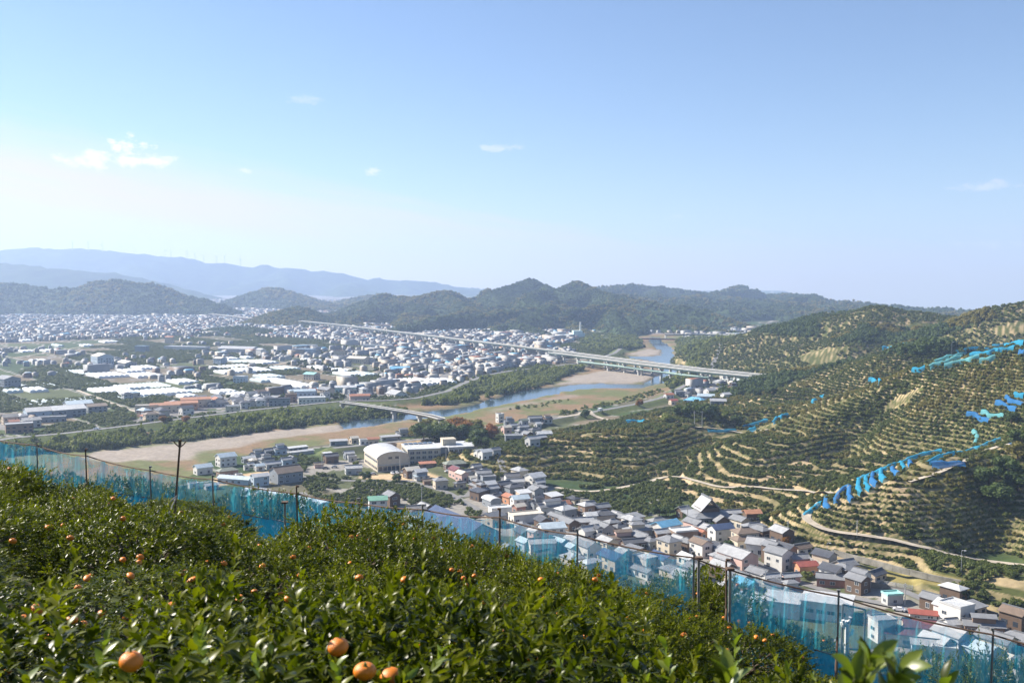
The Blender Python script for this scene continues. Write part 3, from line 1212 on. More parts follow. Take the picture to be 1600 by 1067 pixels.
# farther terraced slopes
x, y = jitter_grid(150, 1100, 1000, 2100, 4.6, 23)
k = in_view(x, y)
x, y = x[k], y[k]
z, h0, tm, fd, rd = H(x, y, True)
f = h0 / STEP - np.floor(h0 / STEP)
k = (h0 > 2.5) & (tm > .5) & (f < .62) & (fbm(x / 60, y / 60, 3, 24) < .19)
x, y, z = x[k], y[k], z[k]
sc = r.uniform(1.5, 2.5, len(x))
scatter("far_orchard_rows", np.stack([x, y, z - .2], 1), sc, r.uniform(0, 6.28, len(x)), protos('bush'), r.integers(0, 3, len(x)), "small citrus trees on the farther terraced hill", "orchard")

# citrus groves on the valley floor
VILLAGE_GROVES = [W(p) for p in (
    [(470, 752), (500, 742), (560, 752), (640, 757), (670, 765), (700, 760), (740, 770), (745, 785), (700, 795), (640, 790), (610, 770), (570, 795), (500, 800)],
    [(760, 690), (800, 688), (820, 697), (800, 720), (770, 735), (780, 712)], [(690, 752), (735, 748), (740, 765), (700, 768)],
    [(415, 718), (470, 712), (500, 722), (470, 740)], [(640, 690), (760, 685), (760, 702), (745, 705), (700, 694)],
    [(850, 775), (1000, 757), (1070, 775), (1060, 815), (960, 803), (870, 792)], [(725, 800), (750, 795), (750, 830), (735, 830)],
    [(1290, 845), (1400, 862), (1500, 885), (1600, 895), (1640, 945), (1540, 930), (1420, 893), (1310, 862)], [(740, 868), (860, 872), (1000, 912), (1100, 945), (1200, 978), (1300, 1000), (1300, 1060), (1000, 965), (760, 905)],
    [(1330, 852), (1420, 864), (1510, 884), (1600, 895), (1640, 902), (1640, 955), (1560, 930), (1440, 895)],
    [(470, 800), (560, 800), (640, 830), (640, 870), (520, 850)])]
VILLAGE_GROVES.append(W([(1440, 892), (1600, 906), (1650, 912), (1650, 978), (1560, 952), (1500, 932)], 5))
groves = []
for p in VILLAGE_GROVES:
    a = np.array(p)
    x, y = jitter_grid(a[:, 0].min(), a[:, 0].max(), a[:, 1].min(), a[:, 1].max(), 3.1, 31)
    k = inpoly(x, y, p) & (fbm(x / 20, y / 20, 2, 88) < .2)
    groves.append(np.stack([x[k], y[k]], 1))
x, y = jitter_grid(-900, 250, 700, 2300, 4.8, 33)
k = in_view(x, y, .03)
x, y = x[k], y[k]
rc, edge, a, b = fieldcode(x, y)
fdd = sdf(x, y, FLOOD)
ld = segdist(x, y, LEV_FAR)[0]
above = inpoly(x, y, [(-2500, 9000)] + [(p[0], p[1]) for p in LEV_FAR] + [(600, 9000)])
fld = (rc < .5) | ((rc > .75) & (rc < .875))
k = above & (fdd > 8) & (ld > 14) & fld & (edge > 2.5) & (urban(x, y) < .3)
row = np.abs((b / 4.8) % 1 - .5) < .5
x, y = x[k], y[k]
groves.append(np.stack([x, y], 1))
xy = np.concatenate(groves)
z = H(xy[:, 0], xy[:, 1])
k = z < 14
xy, z = xy[k], z[k]
GROVE_XY, GROVE_Z = xy, z


def river_wood(name, polys, s, R, seed, label, zsq=1.0):
    pts = []
    for p in polys:
        w = W(p, -.5)
        a = np.array(w)
        x, y = jitter_grid(a[:, 0].min(), a[:, 0].max(), a[:, 1].min(), a[:, 1].max(), s, seed)
        k = inpoly(x, y, w)
        pts.append(np.stack([x[k], y[k]], 1))
    xy = np.concatenate(pts)
    r = np.random.default_rng(seed)
    k = fbm(xy[:, 0] / 35, xy[:, 1] / 35, 2, seed) < .24
    xy = xy[k]
    z = H(xy[:, 0], xy[:, 1])
    n = fbm(xy[:, 0] / 40, xy[:, 1] / 40, 2, seed + 3)
    sc = R * r.uniform(.55, 1.25, len(xy)) * (1 + n)
    scatter(name, np.concatenate([xy, (z - .3)[:, None]], 1), sc, r.uniform(0, 6.28, len(xy)), protos('bank'),
            r.choice(4, len(xy), p=[.3, .3, .28, .12]), label, "riverside trees", sz=sc * zsq * r.uniform(.8, 1.25, len(xy)))


river_wood("riverside_trees", [[(-60, 712), (20, 701), (100, 691), (300, 667), (480, 646), (560, 640), (635, 639), (628, 647), (560, 655), (430, 671), (300, 687), (150, 702), (60, 708), (-60, 722)]],
           4.6, 4.0, 51, "thick green riverside trees below the long levee road", 1.25)
river_wood("riverside_thicket", [[(655, 632), (700, 624), (728, 607), (764, 594), (805, 585), (870, 579), (912, 577), (880, 588), (860, 600), (800, 611), (740, 627), (700, 632)]],
           5.0, 4.4, 52, "green thicket on the bank inside the river bend", 1.1)
river_wood("upstream_trees", [[(905, 541), (920, 530), (990, 527), (1000, 534), (1005, 543), (975, 548), (930, 549)], [(1060, 532), (1100, 530), (1170, 535), (1200, 545), (1130, 560), (1105, 575), (1085, 585), (1066, 560), (1058, 548)],
                              [(1040, 598), (1062, 588), (1085, 572), (1098, 566), (1078, 600), (1048, 611)]], 8, 6.0, 53, "green trees lining the river upstream of the expressway", 1.0)
river_wood("bank_scrub", [[(868, 648), (930, 633), (1000, 616), (1030, 608), (1040, 612), (1000, 627), (930, 640), (880, 652)], [(690, 640), (745, 630), (700, 638)], [(790, 640), (860, 625), (900, 622), (850, 635)],
                          [(960, 560), (975, 552), (985, 575), (940, 580)]], 7, 2.0, 54, "low scrub dotted along the river bank", .9)

# trees one can pick out
tree_me = {}
for i, (mm, tag_) in enumerate(((m_leaf_forest, 'dark green'), (m_leaf_bank, 'light green'), (m_leaf_autumn, 'russet autumn'), (m_leaf_olive, 'yellowing'), (m_leaf_forest, 'deep green'))):
    tree_me[i] = (crown_mesh("tree_crown", mm, rlobes(11, .36, .95, .2, 500 + i, .28), 900, .055, 520 + i, flat=.3), tag_)
tt = MB()
tt.tube([(0, 0, -.05), (.01, 0, .2), (.0, .01, .45), (.02, 0, .7)], .035, 7, r2=.012)
for a in range(5):
    tt.tube([(0, 0, .25 + .07 * a), (.14 * cos(a * 2.4), .14 * sin(a * 2.4), .42 + .07 * a), (.24 * cos(a * 2.4), .24 * sin(a * 2.4), .55 + .07 * a)], .012, 5, r2=.004)
trunk_me = tt.data("tree_trunk", m_bark)
TREES = [  # px, py of the foot, height, kind, where
    (662, 690, 15, 0, "beside the school field"), (678, 694, 16, 0, "behind the school"), (696, 693, 17, 4, "behind the school"), (652, 684, 11, 3, "beside the school field"), (668, 676, 13, 3, "at the near bridge end"),
    (712, 691, 16, 0, "behind the school"), (724, 686, 15, 2, "behind the school"), (690, 680, 14, 1, "at the near bridge end"), (735, 690, 15, 0, "between school and white tower house"),
    (748, 692, 13, 4, "between school and white tower house"), (760, 690, 12, 2, "beside the white tower house"), (715, 676, 14, 2, "at the near bridge end"), (742, 678, 13, 3, "beside the white tower house"),
    (705, 700, 8, 1, "behind the school"), (738, 702, 9, 1, "behind the school"), (752, 702, 10, 0, "beside the white tower house"), (768, 680, 10, 2, "beside the white tower house"),
    (915, 652, 8, 0, "beside the levee road"), (882, 648, 6, 1, "beside the levee road"), (1000, 634, 7, 2, "beside the levee road"), (1085, 652, 13, 0, "on the knoll above the levee road"), (1105, 655, 14, 4, "on the knoll above the levee road"),
    (1065, 655, 12, 0, "on the knoll above the levee road"), (1125, 660, 11, 1, "on the knoll above the levee road"), (1045, 662, 10, 1, "on the knoll above the levee road"), (1150, 665, 9, 0, "on the knoll above the levee road"),
    (1180, 620, 9, 0, "beside the greenhouses under the hill"), (1205, 618, 10, 4, "beside the greenhouses under the hill"), (1140, 858, 5, 0, "beside the brown-roofed house"), (1262, 905, 4, 1, "beside the red-roofed house"),
    (1228, 852, 4.5, 2, "beside the guard fence"), (1192, 820, 5, 0, "beside the temple"), (1108, 830, 5, 4, "below the temple"), (1075, 815, 5, 0, "beside the small shrine"),
    (1510, 940, 5, 0, "above the stone wall"), (1560, 985, 4, 1, "beside the long grey roof"), (620, 752, 5, 4, "beside the parking lot"), (570, 750, 6, 0, "beside the parking lot"), (555, 728, 4, 1, "beside the gymnasium"),
    (1030, 808, 6, 0, "above the blue-roofed hall"), (1045, 806, 6, 4, "above the blue-roofed hall"), (318, 668, 7, 3, "below the orange-roofed school"), (255, 660, 6, 2, "below the orange-roofed school"), (262, 662, 7, 3, "below the orange-roofed school"),
    (290, 660, 6, 2, "below the orange-roofed school"), (1545, 760, 11, 0, "on the shady side of the spur"), (1560, 790, 12, 4, "on the shady side of the spur"), (1575, 750, 12, 0, "on the shady side of the spur"),
    (1590, 770, 12, 4, "on the shady side of the spur"), (1590, 720, 11, 3, "on the shady side of the spur"), (1580, 665, 9, 0, "on the shady side of the spur"), (1595, 700, 10, 0, "on the shady side of the spur")]
seen_t = {}
for (px, py, h, kd, where) in TREES:
    p = hit(px, py) if py > 640 or px < 900 else hit(px, py)
    me_, nm = tree_me[kd]
    e = obj("broadleaf_tree", None, loc=p, rz=r.uniform(0, 6.28), scale=(h * 1.25, h * 1.25, h))
    obj("crown", me_, e)
    obj("trunk", trunk_me, e)
    seen_t.setdefault((nm, where), []).append((px, e))
for (nm, where), L_ in seen_t.items():
    L_.sort(key=lambda t: t[0])
    for i, (_, e) in enumerate(L_):
        tag(e, f"{nm} tree {where}" + ("" if len(L_) == 1 else f", {ordinal(i + 1)} from left"), "tree", "trees one can pick out in the valley")

# ------------------------------------------------------------------ roads, paths and bridges
m_asphalt = mat("asphalt", (.20, .195, .19), rough=.9, spec=.2, noise=.15, nscale=.2, coords='World')
m_path = mat("concrete_path", (.44, .38, .30), rough=.9, spec=.1, noise=.25, nscale=.3, coords='World')
m_conc = mat("concrete", (.46, .45, .42), rough=.85, spec=.2, noise=.18, nscale=.25, coords='World')
m_conc_dark = mat("weathered_concrete", (.25, .235, .20), rough=.9, spec=.1, noise=.35, nscale=.3, coords='World')
m_steel = mat("galvanised_steel", (.42, .43, .44), rough=.5, spec=.5, metal=.3)
m_girder = mat("green_girder_paint", (.30, .42, .37), rough=.6, spec=.3, noise=.1, nscale=.2)
m_white_paint = mat("white_paint", (.78, .78, .76), rough=.6)


def ribbon(name, pts, width, m, lift=.12, drape=True, curb=0.0):
    P = [np.array(p, float) for p in pts]
    Q = []
    for i in range(len(P) - 1):
        n = max(1, int(np.linalg.norm((P[i + 1] - P[i])[:2]) / 3.0))
        for t in range(n):
            Q.append(P[i] + (P[i + 1] - P[i]) * t / n)
    Q.append(P[-1])
    Q = np.array(Q)
    for _ in range(3):
        Q[1:-1] = (Q[:-2] + 2 * Q[1:-1] + Q[2:]) / 4
    T = np.gradient(Q[:, :2], axis=0)
    T /= np.linalg.norm(T, axis=1)[:, None] + 1e-9
    N = np.stack([-T[:, 1], T[:, 0]], 1)
    off = np.linspace(-.5, .5, 4) * width
    V = []
    zz = None
    for o_ in off:
        xy = Q[:, :2] + N * o_
        z = H(xy[:, 0], xy[:, 1]) if drape else Q[:, 2]
        V.append((xy, z))
    if drape:
        zz = np.max([v[1] for v in V], 0)
        for _ in range(4):
            zz[1:-1] = np.maximum(zz[1:-1], (zz[:-2] + zz[2:]) / 2)
    else:
        zz = Q[:, 2]
    VV = np.concatenate([np.concatenate([v[0], (zz + lift)[:, None]], 1) for v in V])
    n = len(Q)
    F_ = []
    for j in range(3):
        for i in range(n - 1):
            F_.append((j * n + i, j * n + i + 1, (j + 1) * n + i + 1, (j + 1) * n + i))
    return struct(obj(name, fast_mesh(name, VV, np.array(F_), m, True)))


ribbon("levee_road", LEV_FAR, 6.5, m_asphalt, .12)
ribbon("levee_road", LEV_NEAR, 6.0, m_asphalt, .12)
for q, wd in zip(paths3, (3.4, 4.2, 5.0, 2.6, 2.4)):
    if len(q) > 2:
        ribbon("hill_path", q, wd, m_path, .15)
LANES = [[(640, 752), (700, 770), (735, 790), (760, 805), (850, 820), (930, 850), (1010, 872), (1100, 905), (1180, 925), (1250, 945)],
         [(775, 730), (785, 745), (790, 765), (800, 800)], [(680, 700), (740, 705), (800, 692), (850, 665)],
         [(1160, 870), (1200, 890), (1260, 915), (1340, 940), (1420, 965), (1500, 985), (1620, 1010)], [(1390, 930), (1440, 950), (1500, 985)],
         [(470, 745), (540, 752), (640, 752)], [(740, 765), (728, 778), (715, 775)], [(470, 770), (500, 790), (560, 800), (640, 812)],
         [(220, 577), (300, 592), (400, 610), (470, 624)], [(120, 610), (200, 640), (260, 655)], [(340, 590), (480, 560), (560, 548)], [(440, 546), (520, 568), (600, 590)],
         [(0, 520), (140, 528), (260, 545), (340, 560)], [(100, 500), (260, 512), (420, 530), (560, 548)], [(300, 500), (420, 512), (560, 530), (680, 556)], [(20, 560), (200, 530), (330, 512)], [(300, 548), (460, 522), (560, 512)],
         [(560, 592), (640, 560), (720, 540)], [(640, 606), (720, 572), (800, 552)], [(480, 520), (600, 545), (700, 580), (722, 598)]]
for L_ in LANES:
    ribbon("lane", W(L_), 4.2, m_asphalt if L_[0][1] > 650 else m_path, .15)

# expressway viaduct: twin decks on piers
EXP = [(455, 500), (540, 508.5), (600, 516), (700, 528), (800, 540), (900, 552), (1000, 565), (1100, 577), (1192, 586), (1230, 590)]


def viaduct(name, pts3, width, depth, m_deck, m_side, pier_every, label, cat, ground=-1.0, pier_w=3.0, rail=True, group=None):
    P = np.array(pts3)
    seg = np.linalg.norm(np.diff(P[:, :2], axis=0), axis=1)
    s = np.concatenate([[0], np.cumsum(seg)])
    n = int(s[-1] / 12) + 2
    t = np.linspace(0, s[-1], n)
    C = np.stack([np.interp(t, s, P[:, k]) for k in range(3)], 1)
    T = np.gradient(C[:, :2], axis=0)
    T /= np.linalg.norm(T, axis=1)[:, None]
    N = np.stack([-T[:, 1], T[:, 0]], 1)
    o0 = C[0].copy()
    e = obj(name, None, loc=o0)

    def strip(prof, m, nm):
        V = np.concatenate([np.concatenate([C[:, :2] + N * a, C[:, 2:3] + b], 1) - o0 for a, b in prof])
        k = len(prof)
        Fc = [(j * n + i, j * n + i + 1, ((j + 1) % k) * n + i + 1, ((j + 1) % k) * n + i) for j in range(k) for i in range(n - 1)]
        return obj(nm, fast_mesh(nm, V, np.array(Fc), m), e)
    h = width / 2
    strip([(-h, -.4), (-h, 0), (h, 0), (h, -.4), (h * .6, -.45), (h * .6, -depth), (-h * .6, -depth), (-h * .6, -.45)], m_side, "girder")
    strip([(-h + .4, .02), (h - .4, .02), (h - .4, .04), (-h + .4, .04)], m_asphalt, "roadway")
    if rail:
        for sg in (-1, 1):
            a = sg * h
            strip([(a - .15, 0), (a + .15, 0), (a + .12, 1.0), (a - .12, 1.0)], m_deck, "parapet")
    k = max(2, int(s[-1] / pier_every))
    for i in range(k + 1):
        tt_ = s[-1] * i / k
        c = [np.interp(tt_, s, P[:, j]) for j in range(3)]
        j = min(n - 1, int(tt_ / s[-1] * (n - 1)))
        top = c[2] - depth
        gz = min(ground, Hs(c[0], c[1])) - 1
        if top - gz < 2:
            continue
        b = MB()
        b.box(-pier_w / 2, pier_w / 2, -1.1, 1.1, gz - o0[2], top - 1.5 - o0[2])
        b.box(-width * .42, width * .42, -1.2, 1.2, top - 1.5 - o0[2], top - o0[2])
        po = obj("pier", b.data("pier", m_conc), e)
        po.location = (c[0] - o0[0], c[1] - o0[1], 0)
        po.rotation_euler = (0, 0, math.atan2(N[j, 1], N[j, 0]))
    tag(e, label, cat, group)
    return e


viaduct("expressway_viaduct", [G(a, b, 14.0) for a, b in EXP], 10.5, 2.2, m_conc, m_girder, 38, "long concrete expressway viaduct striding across the river on piers", "viaduct")
viaduct("expressway_viaduct", [G(a, b + .4, 13.2) for a, b in [(860, 550.5), (900, 555.5), (1000, 568.5), (1100, 580.5), (1192, 589.5), (1225, 593)]], 8.5, 2.2, m_conc, m_girder, 38, "second deck running beside the near side of the expressway viaduct", "viaduct")
viaduct("girder_bridge", [G(a, b, 7.0) for a, b in [(905, 565), (930, 568), (980, 574), (1040, 582), (1075, 587), (1110, 590)]], 6.5, 1.6, m_girder, m_girder, 55, "low pale green girder bridge under the expressway", "bridge")
viaduct("river_bridge", [G(a, b, 5.5) for a, b in [(535, 629), (560, 632), (600, 638), (640, 644), (672, 650), (690, 655)]], 7.0, 1.5, m_conc, m_conc_dark, 34, "narrow road bridge over the river beside the autumn trees", "bridge")
viaduct("red_brown_bridge", [G(a, b, 6.0) for a, b in [(1000, 528), (1020, 528.3), (1045, 528.8), (1065, 529)]], 8, 3.0, mat("rust_girder", (.30, .17, .12), rough=.8), mat("rust_girder", (.30, .17, .12), rough=.8), 40,
        "reddish brown girder bridge far upstream", "bridge", rail=False)
viaduct("railway_bridge", [G(a, b, 8.0) for a, b in [(1040, 523), (1100, 522), (1160, 524.5), (1200, 527)]], 8, 2.4, m_conc, m_conc, 40, "pale railway bridge far upstream below the hazy ridge", "bridge")
viaduct("elevated_road", [G(a, b, 10.0) for a, b in [(120, 474), (180, 477), (240, 481), (300, 487), (370, 495), (455, 504)]], 10, 2.0, m_conc, m_conc, 60, "pale elevated road crossing the far side of the town", "viaduct")

# ------------------------------------------------------------------ houses
ROOF = {}
for nm, c, rg in (("grey", (.23, .235, .245), .55), ("dark", (.085, .09, .105), .5), ("light", (.40, .40, .40), .5), ("white", (.56, .56, .55), .45), ("brown", (.20, .145, .105), .6),
                  ("rust", (.40, .16, .09), .7), ("red", (.34, .085, .06), .65), ("blue", (.17, .42, .60), .5), ("navy", (.06, .09, .17), .45), ("teal", (.32, .60, .56), .5), ("green", (.10, .36, .24), .55),
                  ("cream", (.62, .56, .46), .6), ("pale", (.46, .55, .60), .45), ("orange", (.48, .22, .12), .7), ("maroon", (.17, .05, .06), .6), ("olive", (.20, .22, .17), .6)):
    ROOF[nm] = mat("roof_" + nm, c, rough=rg, spec=.4, noise=.18, nscale=.45, wave=('X', 1.6, .05))
WALL = {}
for nm, c in (("white", (.60, .58, .54)), ("cream", (.52, .45, .35)), ("grey", (.42, .42, .41)), ("beige", (.52, .43, .33)), ("brown", (.24, .165, .12)), ("timber", (.13, .09, .065)), ("pink", (.55, .38, .33)),
              ("slate", (.23, .25, .27)), ("blue", (.38, .45, .51)), ("orange", (.50, .25, .14)), ("brick", (.33, .17, .13)), ("teal", (.30, .48, .46))):
    WALL[nm] = mat("wall_" + nm, c, rough=.85, spec=.2, noise=.12, nscale=.5)
m_glass = mat("window_glass", (.045, .055, .07), rough=.12, spec=.6)
m_frame = mat("window_frame", (.55, .55, .54), rough=.5)
m_ridge = mat("ridge_tile", (.15, .155, .165), rough=.6)
m_door = mat("door_wood", (.12, .09, .07), rough=.6)

wv = MB()
wv.box(-.5, .5, -.03, .03, -.5, .5)
window_me = wv.data("window", m_glass)
fv = MB()
for a in ((-.58, -.5, -.58, .58), (.5, .58, -.58, .58), (-.5, .5, -.58, -.5), (-.5, .5, .5, .58), (-.03, .03, -.5, .5)):
    fv.box(a[0], a[1], -.05, .05, a[2], a[3])
frame_me = fv.data("window_frame", m_frame)
door_me = wv.data("door", m_door)


def wall_mesh(L, Wd, h, rh, kind):
    b = MB()
    a, c = L / 2, Wd / 2
    if kind == 'gable':
        b.add([(-a, -c, -1), (a, -c, -1), (a, c, -1), (-a, c, -1), (-a, -c, h), (a, -c, h), (a, c, h), (-a, c, h), (-a, 0, h + rh), (a, 0, h + rh)],
              [(0, 1, 5, 4), (2, 3, 7, 6), (1, 2, 6, 9, 5), (3, 0, 4, 8, 7), (4, 5, 9, 8), (6, 7, 8, 9)])
    elif kind == 'arch':
        n = 10
        pr = [(c * cos(pi * (1 - i / n)), h + rh * sin(pi * i / n)) for i in range(n + 1)]
        V = [(-a, -c, -1), (-a, c, -1), (a, -c, -1), (a, c, -1)] + [(-a, y, z - .05) for y, z in pr] + [(a, y, z - .05) for y, z in pr]
        b.add(V, [tuple([0, 1] + [4 + i for i in range(n, -1, -1)])[::-1], tuple([2, 3] + [4 + n + 1 + i for i in range(n, -1, -1)]), (0, 2, 4 + n + 1, 4), (3, 1, 4 + n, 4 + 2 * n + 1)])
    elif kind == 'shed':
        b.add([(-a, -c, -1), (a, -c, -1), (a, c, -1), (-a, c, -1), (-a, -c, h), (a, -c, h), (a, c, h + rh), (-a, c, h + rh)],
              [(0, 1, 5, 4), (1, 2, 6, 5), (2, 3, 7, 6), (3, 0, 4, 7), (4, 5, 6, 7)])
    else:
        b.box(-a, a, -c, c, -1, h)
    return b


def roof_mesh(L, Wd, h, rh, kind, ov=.55):
    b = MB()
    a, c = L / 2, Wd / 2
    t = .22
    if kind == 'gable':
        k = ov * rh / c
        for s in (-1, 1):
            y0, z0 = s * (c + ov), h - k + .05
            V = [(-a - ov, y0, z0), (a + ov, y0, z0), (a + ov, 0, h + rh + .05), (-a - ov, 0, h + rh + .05)]
            V += [(x, y, z + t) for x, y, z in V]
            b.add(V, [(0, 1, 5, 4), (1, 2, 6, 5), (3, 0, 4, 7), (4, 5, 6, 7), (3, 2, 1, 0)] if s < 0 else [(4, 5, 1, 0), (5, 6, 2, 1), (7, 4, 0, 3), (7, 6, 5, 4), (0, 1, 2, 3)])
    elif kind == 'hip':
        A, Cc = a + ov, c + ov
        rl = max(.3, a - c * .85)
        z0 = h + .02
        b.add([(-A, -Cc, z0), (A, -Cc, z0), (A, Cc, z0), (-A, Cc, z0), (-A, -Cc, z0 + t), (A, -Cc, z0 + t), (A, Cc, z0 + t), (-A, Cc, z0 + t), (-rl, 0, h + rh + t), (rl, 0, h + rh + t)],
              [(3, 2, 1, 0), (0, 1, 5, 4), (1, 2, 6, 5), (2, 3, 7, 6), (3, 0, 4, 7), (4, 5, 9, 8), (5, 6, 9), (6, 7, 8, 9), (7, 4, 8)])
    elif kind == 'shed':
        k = ov * rh / (2 * c)
        V = [(-a - ov, -c - ov, h - k + .05), (a + ov, -c - ov, h - k + .05), (a + ov, c + ov, h + rh + k + .05), (-a - ov, c + ov, h + rh + k + .05)]
        V += [(x, y, z + t) for x, y, z in V]
        b.add(V, [(0, 1, 5, 4), (1, 2, 6, 5), (2, 3, 7, 6), (3, 0, 4, 7), (4, 5, 6, 7), (3, 2, 1, 0)])
    elif kind == 'arch':
        n = 14
        V = []
        for x in (-a - .4, a + .4):
            for q in (0, .2):
                V += [(x, (c + .3 + q) * cos(pi * (1 - i / n)), h - .1 + (rh + q) * sin(pi * i / n)) for i in range(n + 1)]
        m = n + 1
        Fc = []
        for i in range(n):
            Fc += [(m + i, m + i + 1, 3 * m + i + 1, 3 * m + i), (i + 1, i, 2 * m + i, 2 * m + i + 1), (i, i + 1, m + i + 1, m + i), (2 * m + i + 1, 2 * m + i, 3 * m + i, 3 * m + i + 1)]
        b.add(V, Fc)
    else:  # flat with a parapet
        b.box(-a - .15, a + .15, -c - .15, c + .15, h + .01, h + .3)
        for q in ((-a - .15, a + .15, -c - .15, -c + .1), (-a - .15, a + .15, c - .1, c + .15), (-a - .15, -a + .1, -c + .1, c - .1), (a - .1, a + .15, -c + .1, c - .1)):
            b.box(*q, h + .3, h + .75)
    return b


HOUSES = []          # (empty, px, py, description words)
COLOUR_WORD = {"grey": "grey", "dark": "dark grey", "light": "light grey", "white": "white", "brown": "brown", "rust": "rusty", "red": "red", "blue": "sky blue", "navy": "navy blue", "teal": "teal", "green": "green",
               "cream": "cream", "pale": "pale blue", "orange": "orange", "maroon": "maroon", "olive": "olive"}
KIND_WORD = {"gable": "gabled", "hip": "hipped", "flat": "flat", "shed": "lean-to", "arch": "curved"}


def house(name, p, L, Wd, h, rot, kind, roof, wall, rh=None, windows=2, cat="house", label=None, ridge_cap=True, ov=.55, tier=None):
    if rh is None:
        rh = {'gable': Wd * .24, 'hip': Wd * .25, 'shed': Wd * .12, 'arch': Wd * .22, 'flat': 0}[kind]
    e = obj(name, None, loc=p, rz=rot)
    obj("wall", wall_mesh(L, Wd, h, rh, kind).data("wall", WALL[wall]), e)
    ro = obj("roof", roof_mesh(L, Wd, h, rh, kind, ov).data("roof", ROOF[roof]), e)
    if ridge_cap and kind in ('gable', 'hip') and roof in ('grey', 'dark', 'brown', 'maroon', 'light'):
        rl = L / 2 + ov if kind == 'gable' else max(.3, L / 2 - Wd / 2 * .85)
        b = MB()
        b.box(-rl - .1, rl + .1, -.22, .22, h + rh + .15, h + rh + .52)
        obj("ridge_cap", b.data("ridge_cap", m_ridge), ro)
    if windows:
        # windows on the two sides that face the valley viewpoint
        fl = max(1, int(h / 2.8))
        toc = np.array([-p[0], -p[1]])
        for (nx, ny, length, depth) in ((0, -1, L, Wd / 2), (0, 1, L, Wd / 2), (1, 0, Wd, L / 2), (-1, 0, Wd, L / 2)):
            wn = np.array([nx * cos(rot) - ny * sin(rot), nx * sin(rot) + ny * cos(rot)])
            if wn @ toc <= 0.12 * np.linalg.norm(toc):
                continue
            k = max(1, int(length / 3.6))
            for f in range(fl):
                for i in range(k):
                    if random.random() < .22 and k * fl > 2:
                        continue
                    ww = random.choice((1.3, 1.7, 1.7, 2.2))
                    wh = 1.15 if f or random.random() < .6 else 1.7
                    t = (i + .5) / k * length - length / 2 + random.uniform(-.2, .2)
                    z = 1.45 + f * 2.8
                    if z + wh / 2 > h - .15:
                        continue
                    loc = (nx * (depth + .02) if nx else t, ny * (depth + .02) if ny else t, z)
                    w_ = obj("window", window_me, e, loc, pi / 2 if nx else 0, (ww, 1, wh))
                    if windows > 1:
                        obj("frame", frame_me, w_)
    if tier:
        kL, kW, th, trf = tier
        b = MB()
        b.box(-L * kL / 2, L * kL / 2, -Wd * kW / 2, Wd * kW / 2, h + .3, h + th)
        obj("upper_wall", b.data("upper_wall", WALL[wall]), e)
        obj("upper_roof", roof_mesh(L * kL, Wd * kW, h + th, Wd * kW * .26, 'hip' if kind == 'hip' else 'gable', .5).data("upper_roof", ROOF[trf]), e)
    if label:
        tag(e, label, cat)
    else:
        sz = "large" if L * Wd > 230 else "small" if L * Wd < 60 else ""
        st = "two-storey" if h > 5.2 else ""
        e['_r'] = max(L, Wd)
        HOUSES.append((e, p, cat, wall, kind, roof, sz, st))
    return e


